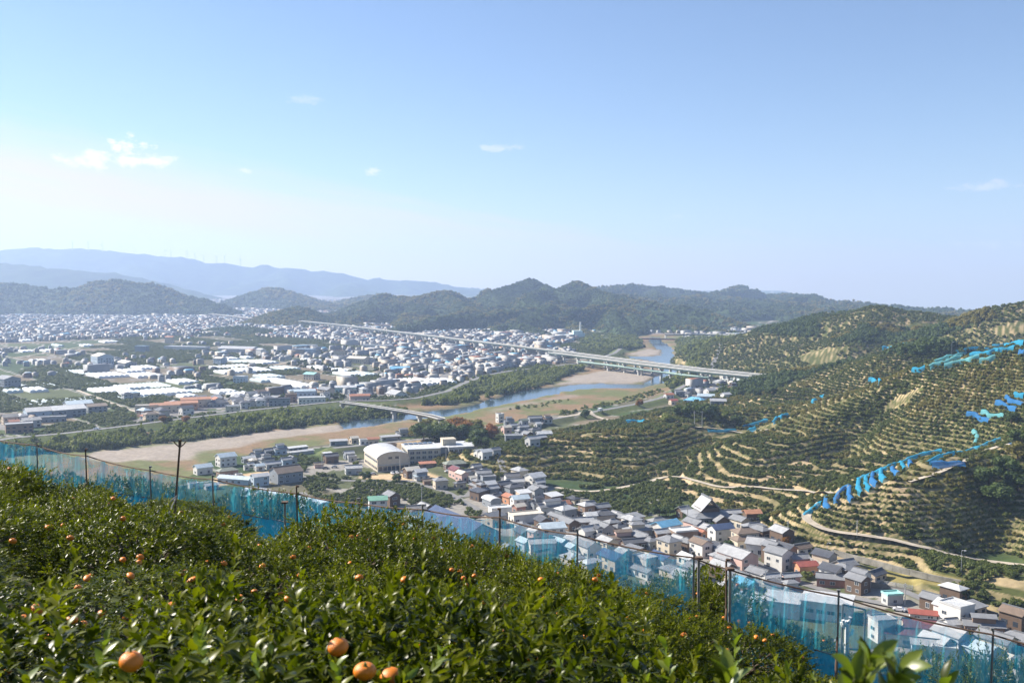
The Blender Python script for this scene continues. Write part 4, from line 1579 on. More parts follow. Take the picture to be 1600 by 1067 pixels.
A_, B_ = radians(-58), radians(32)
VH = """
317 733 16 11 5.5 40 gable pale white;353 718 18 13 8 40 gable pale white;355 738 19 10 4.5 38 hip olive brown;388 718 13 7 4 38 gable white slate;402 712 14 8 4 40 gable grey grey;420 706 11 8 4 40 gable grey slate
437 704 14 9 5 38 gable grey blue;464 701 24 6 3.2 38 shed white slate;470 707 30 5 2.6 38 shed light grey;416 720 15 9 4.5 40 hip dark grey;426 727 16 8 4 38 gable light grey;447 721 10 8 5 B gable grey blue;456 719 9 8 5 A gable grey grey
405 730 9 7 4 B gable pale white;391 727 6 5 3 B gable light white;385 731 5 4 3 B flat white white;397 721 9 7 3.6 40 hip cream beige;406 749 15 9 7 36 gable white blue;373 744 6 4 3 40 flat white white;447 742 26 20 8 38 gable brown slate
368 750 34 9 4 -20 gable pale blue;302 758 9 6 3 40 flat white white;330 760 12 6 3 40 gable white grey
529 691 20 8 4 22 shed light slate;553 687 9 7 5 B gable cream beige;570 690 12 8 4 20 flat white white;583 689 12 7 5 20 gable rust beige;608 698 16 7 5 20 flat brown brown;610 684 24 7 3.5 25 shed light slate;630 678 18 7 4 25 gable grey grey
638 676 10 6 3 25 flat pale white;517 716 14 9 6 B gable dark timber;512 711 9 6 4 B shed white timber;545 711 10 8 5 B gable light slate;550 716 9 6 4 20 flat light grey;498 727 9 6 3 20 gable brown pink
552 734 16 9 5 20 gable light grey;643 738 14 10 6 B gable cream timber;656 741 12 9 6 B gable white slate;656 746 10 5 3 B shed pale white;668 726 16 7 3 20 shed rust brown;688 755 12 10 6 20 hip grey beige;667 753 7 6 3 20 gable brown brown
711 727 22 12 4 20 hip olive timber;713 738 14 10 6 A gable maroon pink;722 744 12 8 6 A gable cream pink;727 741 8 6 5 B gable grey grey;744 731 9 7 4 B gable grey white;738 738 9 6 4 B gable brown grey;755 742 14 9 5 20 gable grey grey
763 749 13 9 5.5 20 flat grey slate;738 749 6 5 4 B gable cream white;748 709 8 7 5 B gable white white;758 711 12 9 6 B gable white white;774 707 9 7 5 B gable grey grey;757 737 10 6 3 B hip grey brown
800 748 13 9 6 15 gable dark white;805 756 16 8 5 15 gable light grey;836 750 15 13 7 B gable white white;842 757 9 7 5 B gable light slate;745 762 15 9 5 A hip grey timber;752 768 14 9 5 A hip grey timber;765 760 10 9 6 B gable white navyw
770 766 9 7 5 B gable light slate;787 760 12 9 5 B gable dark timber;803 765 14 10 5.5 B hip dark slate;812 766 7 6 3 B flat white white;768 784 16 10 5 A arch white slate;781 798 17 11 5.5 22 flat white white;812 784 14 10 7 20 gable pale white
796 779 11 8 5 A gable rust orange;811 794 9 7 4.5 B gable cream brick;822 807 26 13 4.5 22 flat cream white;862 795 25 8 5.5 25 gable grey white;877 791 14 9 5 25 gable rust white;840 789 12 8 5 B gable dark slate;848 792 11 7 4 B gable light grey
884 800 15 10 6 B hip white slate;872 810 20 6 4 A gable grey brown;916 796 10 10 8 B hip light brown;889 819 14 9 5 A gable grey timber;908 818 18 10 4.5 15 gable light timber;922 811 9 8 7 15 gable white white;943 809 16 12 6 15 hip dark beige
941 826 18 10 5.5 A gable grey grey;921 832 15 10 5.5 B gable light white;933 836 14 8 3.5 A gable dark white;964 808 10 8 5 A gable light grey;972 812 11 8 5 A gable grey timber;987 816 14 10 6 A hip light white;980 821 8 7 4 B gable dark timber
957 820 10 8 5 B hip grey timber;968 827 10 8 4.5 B hip dark grey;995 832 18 10 5 18 hip grey cream;1014 826 16 8 4.5 18 gable light grey;1041 825 20 12 6 B gable blue white;1036 835 14 8 4.5 18 gable light brown;1068 834 18 12 6 18 flat white brown
1003 842 15 9 5 A gable grey timber;1013 848 12 8 4.5 A hip grey slate;973 842 20 8 3.5 15 gable brown pink;991 850 18 8 4 15 gable dark timber;1045 851 14 11 7 A hip grey cream;1060 846 10 8 5 A gable light grey;1073 851 10 8 5 A hip grey timber
1095 855 14 9 7.5 A gable brown white;1085 821 16 9 6 A gable grey pink;1100 827 12 9 5 A gable light white;1094 834 9 6 4 A gable rust orange;1126 832 16 11 7.5 18 gable navy white;1068 800 9 8 5 B gable grey timber
1141 805 16 7 4.5 10 gable light timber;1175 806 12 8 5.5 10 gable orange timber;1133 815 17 4 4 10 gable grey white;1156 816 13 9 5 A gable grey cream;1178 826 16 9 4.5 15 hip grey timber;1188 832 14 9 4.5 A hip grey timber;1164 838 16 12 7 15 hip brown cream
1160 848 14 11 5 15 hip brown cream;1190 855 19 13 6 -30 gable light white;1216 872 15 11 9 A gable grey white;1228 864 12 9 8 A gable dark orange;1206 862 11 9 9 A gable grey timber;1248 876 12 8 5 10 gable grey pink;1259 888 13 8 5 10 gable red orange
1120 858 15 10 5 A hip dark slate;1138 867 16 9 5.5 A gable grey cream;1152 872 24 15 7 A gable light pink;1126 876 16 6 5 A shed light pink;1155 906 17 10 6 A gable grey cream;1165 915 14 9 5 A gable blue brick;1186 898 14 9 4 A gable grey grey
1205 905 10 6 4 15 gable light grey;1235 903 11 6 3.5 12 gable light pink;1216 920 14 10 6 A hip dark slate;1235 927 13 9 5 15 hip grey grey;1300 897 13 10 7 A gable dark white;1318 895 11 9 7 A hip grey timber;1310 908 26 8 4 -22 gable grey brick
1340 912 12 9 7 A gable grey timber;1345 905 9 8 8 A gable grey white;1394 934 10 7 4.5 10 flat teal grey;1455 940 10 8 5 A gable grey timber;1494 957 14 12 9 A flat white white;1478 953 9 10 7 A gable white white;1378 980 11 10 9 12 flat light white
1436 985 16 11 7 -15 gable maroon beige;1405 993 14 9 5 -15 gable maroon cream;1442 963 14 6 3.5 -15 gable red grey;1490 977 10 8 4 12 gable light white;1536 981 20 8 4 -12 gable grey brown;1487 998 16 11 8 A gable light blue;1463 1006 14 9 6 A gable white blue
1450 1012 16 8 5 -20 gable light blue;1476 1017 12 8 5 -20 flat white blue;1533 1019 16 11 5.5 A gable pale blue;1556 1008 17 11 8 A gable grey cream;1592 1003 14 10 5 A hip grey timber;1585 1018 14 9 4.5 A hip dark brown;1570 1030 8 6 4 A gable cream pink
862 829 18 12 7 18 gable pale white;836 836 9 8 7 A gable light pink;846 853 18 10 6 10 gable light white;875 850 12 8 5 A gable pale blue;896 846 12 8 5 A gable light white;892 857 10 7 4 A gable pale blue;917 856 19 12 6 A gable grey white
949 852 13 10 7 A gable light cream;975 870 9 8 8 A gable light grey;958 876 20 12 7 A gable navy cream;1008 877 13 10 6 A flat white white;1035 876 16 11 6 A gable navy white;1000 893 20 6 4 A gable grey white;1052 897 16 10 6 A hip grey cream
1072 905 15 11 6 A gable light white;1085 893 12 9 6 A gable grey grey;788 856 14 9 4 A gable light grey;820 850 11 8 5 A gable pale blue;1195 945 16 11 5 A gable light blue;1170 940 14 9 5 A gable pale blue;590 786 15 10 7 15 gable green white
612 779 13 10 7 A gable grey timber;602 779 12 6 3 20 gable light grey;650 800 15 10 6 15 gable dark white;665 795 14 8 5 A gable light timber;607 815 12 9 5 A gable navy slate;655 812 16 9 4 18 flat white white;640 806 8 7 5 A gable dark beige
781 652 9 8 9 B flat white white;795 660 12 8 4 20 gable grey slate;836 655 18 9 4 20 gable grey slate;818 660 10 8 5 B gable olive slate;791 671 11 9 6 B gable cream pink;802 667 9 7 5 B gable light grey;803 684 20 9 5 5 flat white slate;818 669 11 8 4.5 B gable light grey
814 676 12 9 5 B hip grey slate;836 674 14 9 4.5 B hip dark grey;824 680 12 9 5 A gable grey timber;850 680 16 9 4 15 gable white slate;832 690 13 10 6 B gable light grey;840 664 8 7 4 B gable white white;855 657 12 8 4 20 gable brown grey;845 686 10 8 4 B gable light timber
1045 619 14 10 5 20 gable rust grey;1060 614 13 9 5 20 gable grey slate;1074 617 14 9 5 A gable dark grey;1082 609 12 9 5 B gable grey white;1103 621 26 13 5 -10 gable pale grey;1122 629 22 12 5 -10 gable light slate;1134 619 14 10 6 B gable white white
1052 628 12 9 5 20 gable red beige;1075 626 12 8 5 B gable rust timber;1108 592 13 9 5 B gable grey slate;1120 597 14 9 5 B gable light grey;1132 590 16 10 6 B flat white white;1112 604 13 9 5 20 gable dark grey;1145 606 14 9 5 B gable grey timber;1166 587 14 12 6 0 flat cream beige
"""
RN = {"navyw": "slate"}
for row in VH.strip().replace("\n", ";").split(";"):
    t = row.split()
    px, py, L, Wd, h = map(float, t[:5])
    rot = {"A": A_, "B": B_}.get(t[5]) if t[5] in "AB" else radians(float(t[5]))
    rot += radians(random.uniform(-4, 4))
    kind, roof, wall = t[6], t[7], RN.get(t[8], t[8])
    d0 = G(px, py)[1]
    p = hit(px, py + .5 * h * F / d0)
    tier = None
    if kind in ('hip', 'gable') and roof in ('grey', 'dark', 'brown') and h < 5.6 and L * Wd > 90 and random.random() < .45:
        tier = (.58, .6, 2.6, roof)
    L, Wd = L * .62, Wd * .62
    h *= .80
    house("house" if L * Wd < 240 else "warehouse", p, L, Wd, h, rot, kind, roof, wall, windows=2 if p[1] < 620 else 1, cat="house" if L * Wd < 240 else "warehouse", tier=tier)

# more small roofs packed between them
fill = W([(700, 738), (800, 747), (850, 772), (960, 808), (1060, 826), (1130, 805), (1195, 838), (1300, 890), (1420, 930), (1560, 975), (1610, 1000), (1610, 1060), (1420, 1015), (1250, 965), (1080, 925), (930, 900), (800, 862), (740, 805)])
fa = np.array(fill)
fx, fy = jitter_grid(fa[:, 0].min(), fa[:, 0].max(), fa[:, 1].min(), fa[:, 1].max(), 6.0, 404)
kk = inpoly(fx, fy, fill) & (hills(fx, fy) < 6)
for L_ in LANES:
    kk &= segdist(fx, fy, W(L_))[0] > 6.0
cent = [(float(h_[1][0]), float(h_[1][1]), .5 * (h_[0].get('_r', 9.0))) for h_ in HOUSES]
cent += [(G(a, b)[0], G(a, b)[1], q) for a, b, q in ((1262, 962, 19), (716, 843, 26), (1104, 818, 13), (604, 729, 20), (690, 715, 24))]
nf = 0
for x_, y_ in zip(fx[kk], fy[kk]):
    if nf >= 120 or any((x_ - a) ** 2 + (y_ - b) ** 2 < (q + 5.2) ** 2 for a, b, q in cent):
        continue
    L = random.uniform(6, 9.5)
    house("house", (x_, y_, Hs(x_, y_)), L, L * random.uniform(.6, .85), random.choice((2.8, 3.0, 4.8, 5.0)), random.choice((A_, B_)) + random.uniform(-.15, .15), random.choice(("gable", "gable", "hip", "shed")),
          random.choice(("grey", "grey", "dark", "light", "brown", "grey", "light", "dark", "white")), random.choice(("white", "cream", "timber", "beige", "grey", "timber")), windows=1)
    cent.append((x_, y_, L * .5))
    nf += 1

for h_ in HOUSES:
    if '_r' in h_[0]:
        del h_[0]['_r']

# landmark buildings --------------------------------------------------
# school gymnasium with a curved roof
gp = G(604, 729)
gym = house("gymnasium", gp, 35, 21, 8.5, radians(112), 'arch', 'white', 'cream', rh=4.2, windows=0, cat="gymnasium", label="cream school gymnasium with a curved white roof")
for i in range(9):
    w_ = obj("window", window_me, gym, (-15 + i * 3.6, 10.55, 6.6), 0, (2.6, 1, 1.3))
    obj("frame", frame_me, w_)
    w_ = obj("window", window_me, gym, (-15 + i * 3.6, 10.55, 2.2), 0, (2.4, 1, 1.6))
for i in range(7):
    obj("window", window_me, gym, (-17.55, -8.4 + i * 2.8, 2.2), pi / 2, (2.3, 1, 2.6))
for i in range(2):
    w_ = obj("window", window_me, gym, (-17.55, -2.2 + i * 4.4, 8.8), pi / 2, (2.4, 1, 1.4))
b = MB()
b.box(-18.2, -17.5, -10.9, 10.9, 4.2, 4.6)
obj("canopy", b.data("canopy", m_conc), gym)

# school building: two blocks, roof house, roof tanks
sp = G(684, 725)
school = obj("school_building", None, loc=sp, rz=radians(16))
b = MB()
b.box(-20, 2, 0, 24, -1, 10.2)
obj("west_block", b.data("west_block", WALL["cream"]), school)
b = MB()
b.box(2.02, 8, 6, 24, -1, 9.8)
obj("recess_block", b.data("recess_block", WALL["slate"]), school)
b = MB()
b.box(8.02, 28, 3, 26, -1, 9.9)
obj("east_block", b.data("east_block", WALL["grey"]), school)
b = MB()
b.box(-20.2, 2.2, -.2, 24.2, 10.21, 10.7)
b.box(7.8, 28.2, 2.8, 26.2, 9.91, 10.4)
b.box(2.2, 7.8, 5.8, 24.2, 9.81, 10.1)
obj("roof", b.data("roof", ROOF["white"]), school)
b = MB()
b.box(6, 15, 12, 20, 10.41, 14.0)
b.box(5.8, 15.2, 11.8, 20.2, 14.01, 14.35)
obj("roof_house", b.data("roof_house", WALL["cream"]), school)
b = MB()
for i in range(6):
    b.box(-19 + i * 3.3, -16.4 + i * 3.3, 18, 23, 10.9, 11.3)
obj("solar_panels", b.data("solar_panels", m_glass), school)
for f in range(3):
    for i in range(6):
        w_ = obj("window", window_me, school, (-20.03, 2.5 + i * 3.7, 1.9 + f * 3.1), pi / 2, (2.6, 1, 1.7))
        obj("frame", frame_me, w_)
    for i in range(6):
        w_ = obj("window", window_me, school, (10 + i * 3.1, 2.97, 1.9 + f * 3.0), 0, (2.2, 1, 1.6))
        obj("frame", frame_me, w_)
    for i in range(5):
        w_ = obj("window", window_me, school, (-17 + i * 4.0, -.03, 1.9 + f * 3.1), 0, (2.6, 1, 1.7))
        obj("frame", frame_me, w_)
tag(school, "three-storey cream and grey school building with a roof house", "school")

# swimming pool
pp = G(636, 716)
b = MB()
b.box(-11, 11, -6, 6, -.5, 1.0)
pool = obj("swimming_pool", b.data("swimming_pool", m_conc), loc=pp, rz=radians(16))
b = MB()
b.box(-9.5, 9.5, -4.8, 4.8, .9, 1.04)
obj("pool_water", b.data("pool_water", mat("pool_water", (.22, .55, .56), rough=.15, spec=.5)), pool)
tag(pool, "turquoise school swimming pool beside the gymnasium", "swimming pool")

# big blue-grey barn behind the net
bp = G(716, 843)
barn = obj("barn", None, loc=bp, rz=radians(-58))
obj("wall", wall_mesh(44, 19, 7, 5.0, 'gable').data("wall", WALL["blue"]), barn)
obj("roof", roof_mesh(44, 19, 7, 5.0, 'gable', .8).data("roof", ROOF["navy"]), barn)
b = wall_mesh(26, 10, 5.0, 2.6, 'gable')
o = obj("side_wing_wall", b.data("side_wing_wall", WALL["white"]), barn, (4, -13.5, 0))
o = obj("side_wing_roof", roof_mesh(26, 12, 5.0, 2.8, 'gable', .4).data("side_wing_roof", ROOF["olive"]), barn, (-4, -12.5, 0))
o = obj("porch_roof", roof_mesh(10, 12, 4.6, 2.6, 'gable', .4).data("porch_roof", ROOF["teal"]), barn, (16, -14, 0), radians(90))
o = obj("porch_wall", wall_mesh(9, 10, 4.6, 2.4, 'gable').data("porch_wall", WALL["white"]), barn, (16, -14, 0), radians(90))
tag(barn, "huge barn with navy and grey gabled roofs behind the blue net", "barn")

# temple with a steep double roof
tp = hit(1104, 818)
temple = obj("temple", None, loc=tp, rz=radians(12))
b = MB()
b.box(-8, 8, -7, 7, -2, 4.6)
obj("wall", b.data("wall", WALL["white"]), temple)
obj("lower_roof", roof_mesh(17, 15, 4.6, 3.0, 'hip', 1.6).data("lower_roof", ROOF["grey"]), temple)
b = MB()
b.box(-5, 5, -4, 4, 6.0, 8.4)
obj("upper_wall", b.data("upper_wall", WALL["timber"]), temple)
ro = obj("upper_roof", roof_mesh(10, 9, 8.4, 4.6, 'gable', 1.1).data("upper_roof", ROOF["light"]), temple, rz=pi / 2)
b = MB()
b.box(-6.4, 6.4, -.35, .35, 13.0, 13.8)
obj("ridge_cap", b.data("ridge_cap", m_ridge), ro)
obj("front_wing_roof", roof_mesh(8, 7, 4.2, 2.2, 'gable', .7).data("front_wing_roof", ROOF["grey"]), temple, (3, -9.5, 0), pi / 2)
obj("front_wing_wall", wall_mesh(8, 7, 4.2, 2.0, 'gable').data("front_wing_wall", WALL["timber"]), temple, (3, -9.5, 0), pi / 2)
for i in range(3):
    w_ = obj("window", window_me, temple, (-6 + i * 3, -7.03, 2.6), 0, (1.8, 1, 1.4))
    obj("frame", frame_me, w_)
tag(temple, "temple with steep stacked grey roofs at the foot of the terraces", "temple")

# white flat-roofed hall seen through the net, stepped plan
hp = G(1262, 962)
hall = obj("hall", None, loc=hp, rz=radians(-24))
for i, (x0, x1, y0, y1, h) in enumerate(((-15, -2, -7, 6, 5.6), (-1.95, 15, -4, 9, 6.4))):
    b = MB()
    b.box(x0, x1, y0, y1, -2, h)
    obj("wall", b.data("wall", WALL["white"]), hall)
    b = MB()
    b.box(x0 - .4, x1 + .4, y0 - .4, y1 + .4, h + .01, h + .5)
    obj("roof", b.data("roof", ROOF["white"]), hall)
for i in range(4):
    w_ = obj("window", window_me, hall, (1.2 + i * 3.6, -4.03, 3.4), 0, (2.6, 1, 1.3))
    obj("frame", frame_me, w_)
tag(hall, "white flat-roofed hall in two stepped blocks behind the blue net", "hall")

# long curved vinyl-roofed packing shed behind the net at the warehouses
lp = G(446, 793)
house("packing_shed", lp, 62, 13, 4.0, radians(-38), 'arch', 'pale', 'grey', rh=3.2, windows=0, cat="shed", label="long white shed with curved roof behind the fence")

# incinerator plant with chimney
ip_ = G(902, 528)
plant = obj("incinerator_plant", None, loc=ip_, rz=radians(8))
for i, (x0, x1, y0, y1, h) in enumerate(((-10, 10, -9, 9, 16), (-22, -10.05, -8, 8, 8), (10.05, 16, -6, 6, 10))):
    b = MB()
    b.box(x0, x1, y0, y1, -1, h)
    obj("wall", b.data("wall", mat("plant_wall", (.50, .62, .60), rough=.7)), plant)
b = MB()
b.tube([(7, 2, 16), (7, 2, 34)], 1.9, 12, r2=1.6)
obj("chimney", b.data("chimney", WALL["white"]), plant)
tag(plant, "pale green plant building with a tall white chimney", "factory")

# large buildings on the plain: px py L W h rot kind roof wall label
for row in ((160, 571, 42, 30, 16, -51, 'gable', 'cream', 'blue', "tall pale blue industrial hall with a beige roof on the plain", "factory"),
            (198, 573, 48, 22, 7, -51, 'gable', 'cream', 'slate', "long low factory with a beige roof beside the tall industrial hall", "factory"),
            (292, 547, 110, 22, 7, -18, 'flat', 'white', 'grey', "very long white-roofed depot on the plain", "depot"),
            (373, 550, 90, 30, 7, -20, 'gable', 'light', 'grey', "wide grey-roofed depot with ribbed roof at the edge of the town", "depot"),
            (222, 550, 26, 16, 12, -10, 'flat', 'pale', 'slate', "dark blue-fronted block behind the industrial hall", "office building"),
            (12, 605, 34, 24, 12, -40, 'gable', 'grey', 'slate', "grey-blue processing shed on the plain at the picture edge", "factory"),
            (61, 653, 30, 22, 8, 38, 'gable', 'light', 'blue', "pale blue gabled warehouse above the levee", "warehouse"),
            (105, 650, 36, 24, 8, 38, 'gable', 'white', 'slate', "open-fronted warehouse with a bright white roof", "warehouse"),
            (122, 641, 30, 20, 8, 38, 'gable', 'pale', 'slate', "pale blue-roofed warehouse behind the open-fronted one", "warehouse"),
            (150, 644, 22, 16, 7, 38, 'gable', 'brown', 'slate', "brown-roofed warehouse beside the pale blue-roofed one", "warehouse"),
            (30, 675, 26, 14, 8, 30, 'flat', 'light', 'brown', "dark-fronted two-storey building beside the levee road", "shop"),
            (48, 667, 18, 14, 7, 40, 'gable', 'grey', 'grey', "grey gabled house beside the dark-fronted building", "house"),
            (82, 659, 28, 10, 5, 20, 'flat', 'light', 'slate', "low long shed in front of the pale blue warehouse", "shed"),
            (258, 644, 34, 13, 8, 20, 'gable', 'orange', 'cream', "orange-roofed wing of the care home behind the levee", "care home"),
            (283, 641, 38, 13, 8, 20, 'gable', 'orange', 'orange', "middle orange-roofed wing of the care home", "care home"),
            (306, 636, 36, 14, 9, 20, 'gable', 'orange', 'cream', "rear orange-roofed wing of the care home", "care home"),
            (230, 645, 26, 12, 8, 12, 'flat', 'cream', 'beige', "beige two-storey block with flat roof beside the care home", "apartment block"),
            (364, 645, 16, 12, 7, 10, 'flat', 'light', 'cream', "small block with balcony beside the levee road", "apartment block"),
            (376, 598, 18, 14, 9, -20, 'flat', 'white', 'blue', "white cube house standing among the orchards", "house"),
            (344, 569, 20, 16, 10, -30, 'gable', 'cream', 'blue', "beige-roofed barn amid the plain greenhouses", "barn"),
            (437, 634, 26, 12, 8, 12, 'flat', 'dark', 'slate', "dark blue block beside the levee road", "apartment block"),
            (487, 632, 34, 18, 8, 14, 'flat', 'white', 'white', "long white-roofed hall beside the levee", "hall"),
            (455, 628, 14, 12, 9, 14, 'flat', 'brown', 'brown', "brown block between the dark block and white hall", "apartment block"),
            (476, 622, 28, 14, 9, 14, 'gable', 'pale', 'blue', "pale blue gabled hall behind the long white hall", "hall"),
            (487, 593, 22, 16, 8, -30, 'gable', 'teal', 'cream', "cream shed with teal roof among greenhouses", "shed"),
            (540, 612, 30, 14, 6, 10, 'gable', 'white', 'teal', "white-roofed teal-sided shed above the bridge", "shed"),
            (562, 626, 26, 12, 6, 12, 'gable', 'rust', 'pink', "reddish house near the far bridge end", "house"),
            (560, 568, 40, 22, 9, -25, 'gable', 'cream', 'cream', "long cream building with courtyard in the middle of the plain", "school"),
            (530, 558, 20, 15, 12, -10, 'flat', 'brown', 'beige', "tall beige block standing alone in the orchards", "apartment block"),
            (478, 555, 38, 20, 12, -12, 'flat', 'pale', 'blue', "pale blue block beside the car park on the plain", "office building"),
            (480, 545, 46, 18, 8, -8, 'flat', 'white', 'white', "white shop hall behind the pale blue block", "shop"),
            (590, 545, 70, 18, 8, -4, 'flat', 'white', 'white', "very long white shop hall at the town edge", "shop"),
            (408, 556, 18, 14, 12, -40, 'gable', 'white', 'white', "white tower barn at the end of a greenhouse", "barn"),
            (625, 581, 34, 16, 6, 0, 'gable', 'blue', 'blue', "bright blue-roofed shed in the dense town quarter", "shed"),
            (655, 531, 26, 20, 14, 0, 'gable', 'cream', 'cream', "cream hall with stepped gable by the expressway", "hall"),
            (600, 512, 60, 20, 8, 5, 'flat', 'rust', 'white', "red and white store beside the far expressway end", "shop"),
            (675, 506, 36, 20, 16, 0, 'flat', 'light', 'grey', "grey blocks at the foot of the wooded mountain", "factory"),
            (255, 523, 40, 18, 10, 0, 'flat', 'white', 'white', "white school block in the far town", "school"),
            (125, 492, 90, 22, 10, 0, 'flat', 'cream', 'cream', "long cream store in the hazy far town", "shop"),
            (60, 501, 110, 24, 10, 0, 'flat', 'cream', 'grey', "very long beige mall in the hazy far town", "mall"),
            (265, 536, 20, 14, 14, 0, 'gable', 'orange', 'cream', "tall tan block rising behind the long depot", "apartment block"),
            (1235, 520, 90, 20, 6, -8, 'flat', 'cream', 'beige', "beige hall beside the far railway bridge", "hall")):
    px, py, L, Wd, h, rot, kind, roof, wall, lab, cat = row
    p = G(px, py)
    p[2] = Hs(p[0], p[1]) if py > 540 else 0
    L, Wd, h = L * .76, Wd * .76, h * .85
    house("building", p, L, Wd, h, radians(rot), kind, roof, wall, windows=1 if py > 560 else 0, cat=cat, label=lab, ridge_cap=False, rh=(Wd * .16 if kind == 'gable' else None))

# ------------------------------------------------------------------ greenhouses on the plain
m_vinyl = mat("greenhouse_vinyl", (.74, .75, .75), rough=.35, spec=.4, noise=.06, nscale=.1)
m_vinyl_old = mat("weathered_vinyl", (.50, .57, .58), rough=.4, spec=.4, noise=.12, nscale=.1)
m_vinyl_clear = mat("dull_vinyl", (.30, .34, .34), rough=.4, spec=.5, noise=.2, nscale=.2)
GH_A = radians(-51)


def greenhouse(px, py, L, spans, wide, m, lab, rot=GH_A):
    p = G(px, py)
    e = obj("greenhouse", None, loc=p, rz=rot)
    n = 6
    for s in range(spans):
        y0 = (s - spans / 2) * wide
        V = []
        for x in (-L / 2, L / 2):
            V += [(x, y0, 0), (x, y0, 2.0)] + [(x, y0 + wide * (.5 - .5 * cos(pi * i / n)), 2.0 + 1.5 * sin(pi * i / n)) for i in range(1, n)] + [(x, y0 + wide - .05, 2.0), (x, y0 + wide - .05, 0)]
        k = n + 3
        Fc = [(i, i + 1, k + i + 1, k + i) for i in range(k - 1)] + [tuple(range(k)), tuple(range(2 * k - 1, k - 1, -1))]
        obj("span", mesh("span", V, Fc, m), e)
    tag(e, lab, "greenhouse", "greenhouses on the plain")


GHS = """226 576 55 4 7 v;205 581 50 4 7 v;225 588 60 5 7 v;168 588 66 6 7 v;285 598 52 4 7 v;172 612 60 6 6.5 v;205 607 48 5 6.5 v;225 617 60 7 6.5 v;262 614 60 6 6.5 v;292 621 26 3 6 v
347 576 45 4 7 v;356 583 46 4 7 v;375 574 46 4 7 v;390 579 48 6 7 v;350 614 30 4 6 v;374 618 26 4 6 v;55 611 44 3 7 v;20 613 26 3 6 o;410 567 70 4 7 v;403 581 40 5 7 v;445 577 56 4 7 o;487 564 50 3 7 v
500 576 54 3 7 v;535 580 44 3 6 v;543 586 58 3 7 v;565 586 60 3 7 o;440 598 90 3 7 v;470 604 50 3 7 v;420 590 50 4 7 o;410 596 40 3 7 o;585 562 60 3 7 v;640 598 46 3 7 v;665 599 60 8 8 v;642 597 50 6 8 v;680 597 30 6 8 v
42 550 40 3 8 v;80 549 50 4 8 v;40 533 44 3 8 v;170 535 50 4 8 v;60 565 34 3 8 v;135 541 36 3 7 v;90 541 60 2 6 o;10 532 30 3 8 v;360 562 36 3 7 v;385 560 30 2 7 v;1150 596 40 2 8 o;1155 600 46 2 8 v;1140 600 30 2 7 v"""
gh = []
for row in GHS.replace("\n", ";").split(";"):
    t = row.split()
    gh.append((float(t[0]), float(t[1]), float(t[2]), int(t[3]), float(t[4]), t[5]))
gh.sort(key=lambda t: t[1])
GH_XY = np.array([G(g[0], g[1])[:2] for g in gh])
GH_R = np.array([max(g[2], g[3] * g[4]) / 2 for g in gh])
rows_ = {}
for g in gh:
    rows_.setdefault(int(g[1] // 12), []).append(g)
nrow = len(rows_)
for ri, (k_, L_) in enumerate(sorted(rows_.items())):
    L_.sort(key=lambda t: t[0])
    for i, g in enumerate(L_):
        kindw = "bright white" if g[5] == 'v' else "dull bluish"
        greenhouse(g[0], g[1], g[2] * .8, g[3], g[4] * .9, m_vinyl if g[5] == 'v' else m_vinyl_old,
                   f"{kindw} greenhouse of {g[3]} spans, {ordinal(i + 1)} from left in {ordinal(ri + 1)} row below town")
# uncovered hoop rows: low ribbed tunnels standing in strips, too many and small to pick apart
b = MB()
for (px, py, L, n_, wd) in ((115, 583, 90, 9, 4.5), (115, 572, 60, 8, 4.5), (210, 622, 36, 8, 3.5), (235, 603, 60, 9, 4), (290, 612, 40, 9, 3.4), (325, 605, 46, 8, 3.5), (60, 603, 50, 8, 4), (60, 630, 50, 7, 5), (95, 628, 46, 7, 5),
                            (130, 625, 40, 6, 4), (545, 600, 40, 6, 4), (380, 565, 50, 8, 4), (150, 600, 40, 6, 4)):
    p = G(px, py)
    ca, sa = cos(GH_A), sin(GH_A)
    for i in range(n_):
        y0 = (i - n_ / 2) * wd
        V = []
        for x in (-L * .4, L * .4):
            for (yy, zz) in ((0, .1), (.15 * wd, 1.5), (.4 * wd, 1.9), (.62 * wd, 1.3)):
                V.append((p[0] + x * ca - (y0 + yy) * sa, p[1] + x * sa + (y0 + yy) * ca, p[2] + zz))
        b.add(V, [(j, j + 1, 4 + j + 1, 4 + j) for j in range(3)])
tag(obj("crop_tunnels", b.data("crop_tunnels", m_vinyl_old)), "strips of low weathered crop tunnels on the plain", "crop tunnels", kind='stuff')

# ------------------------------------------------------------------ the town
occ = list(zip(GH_XY.tolist(), GH_R.tolist()))


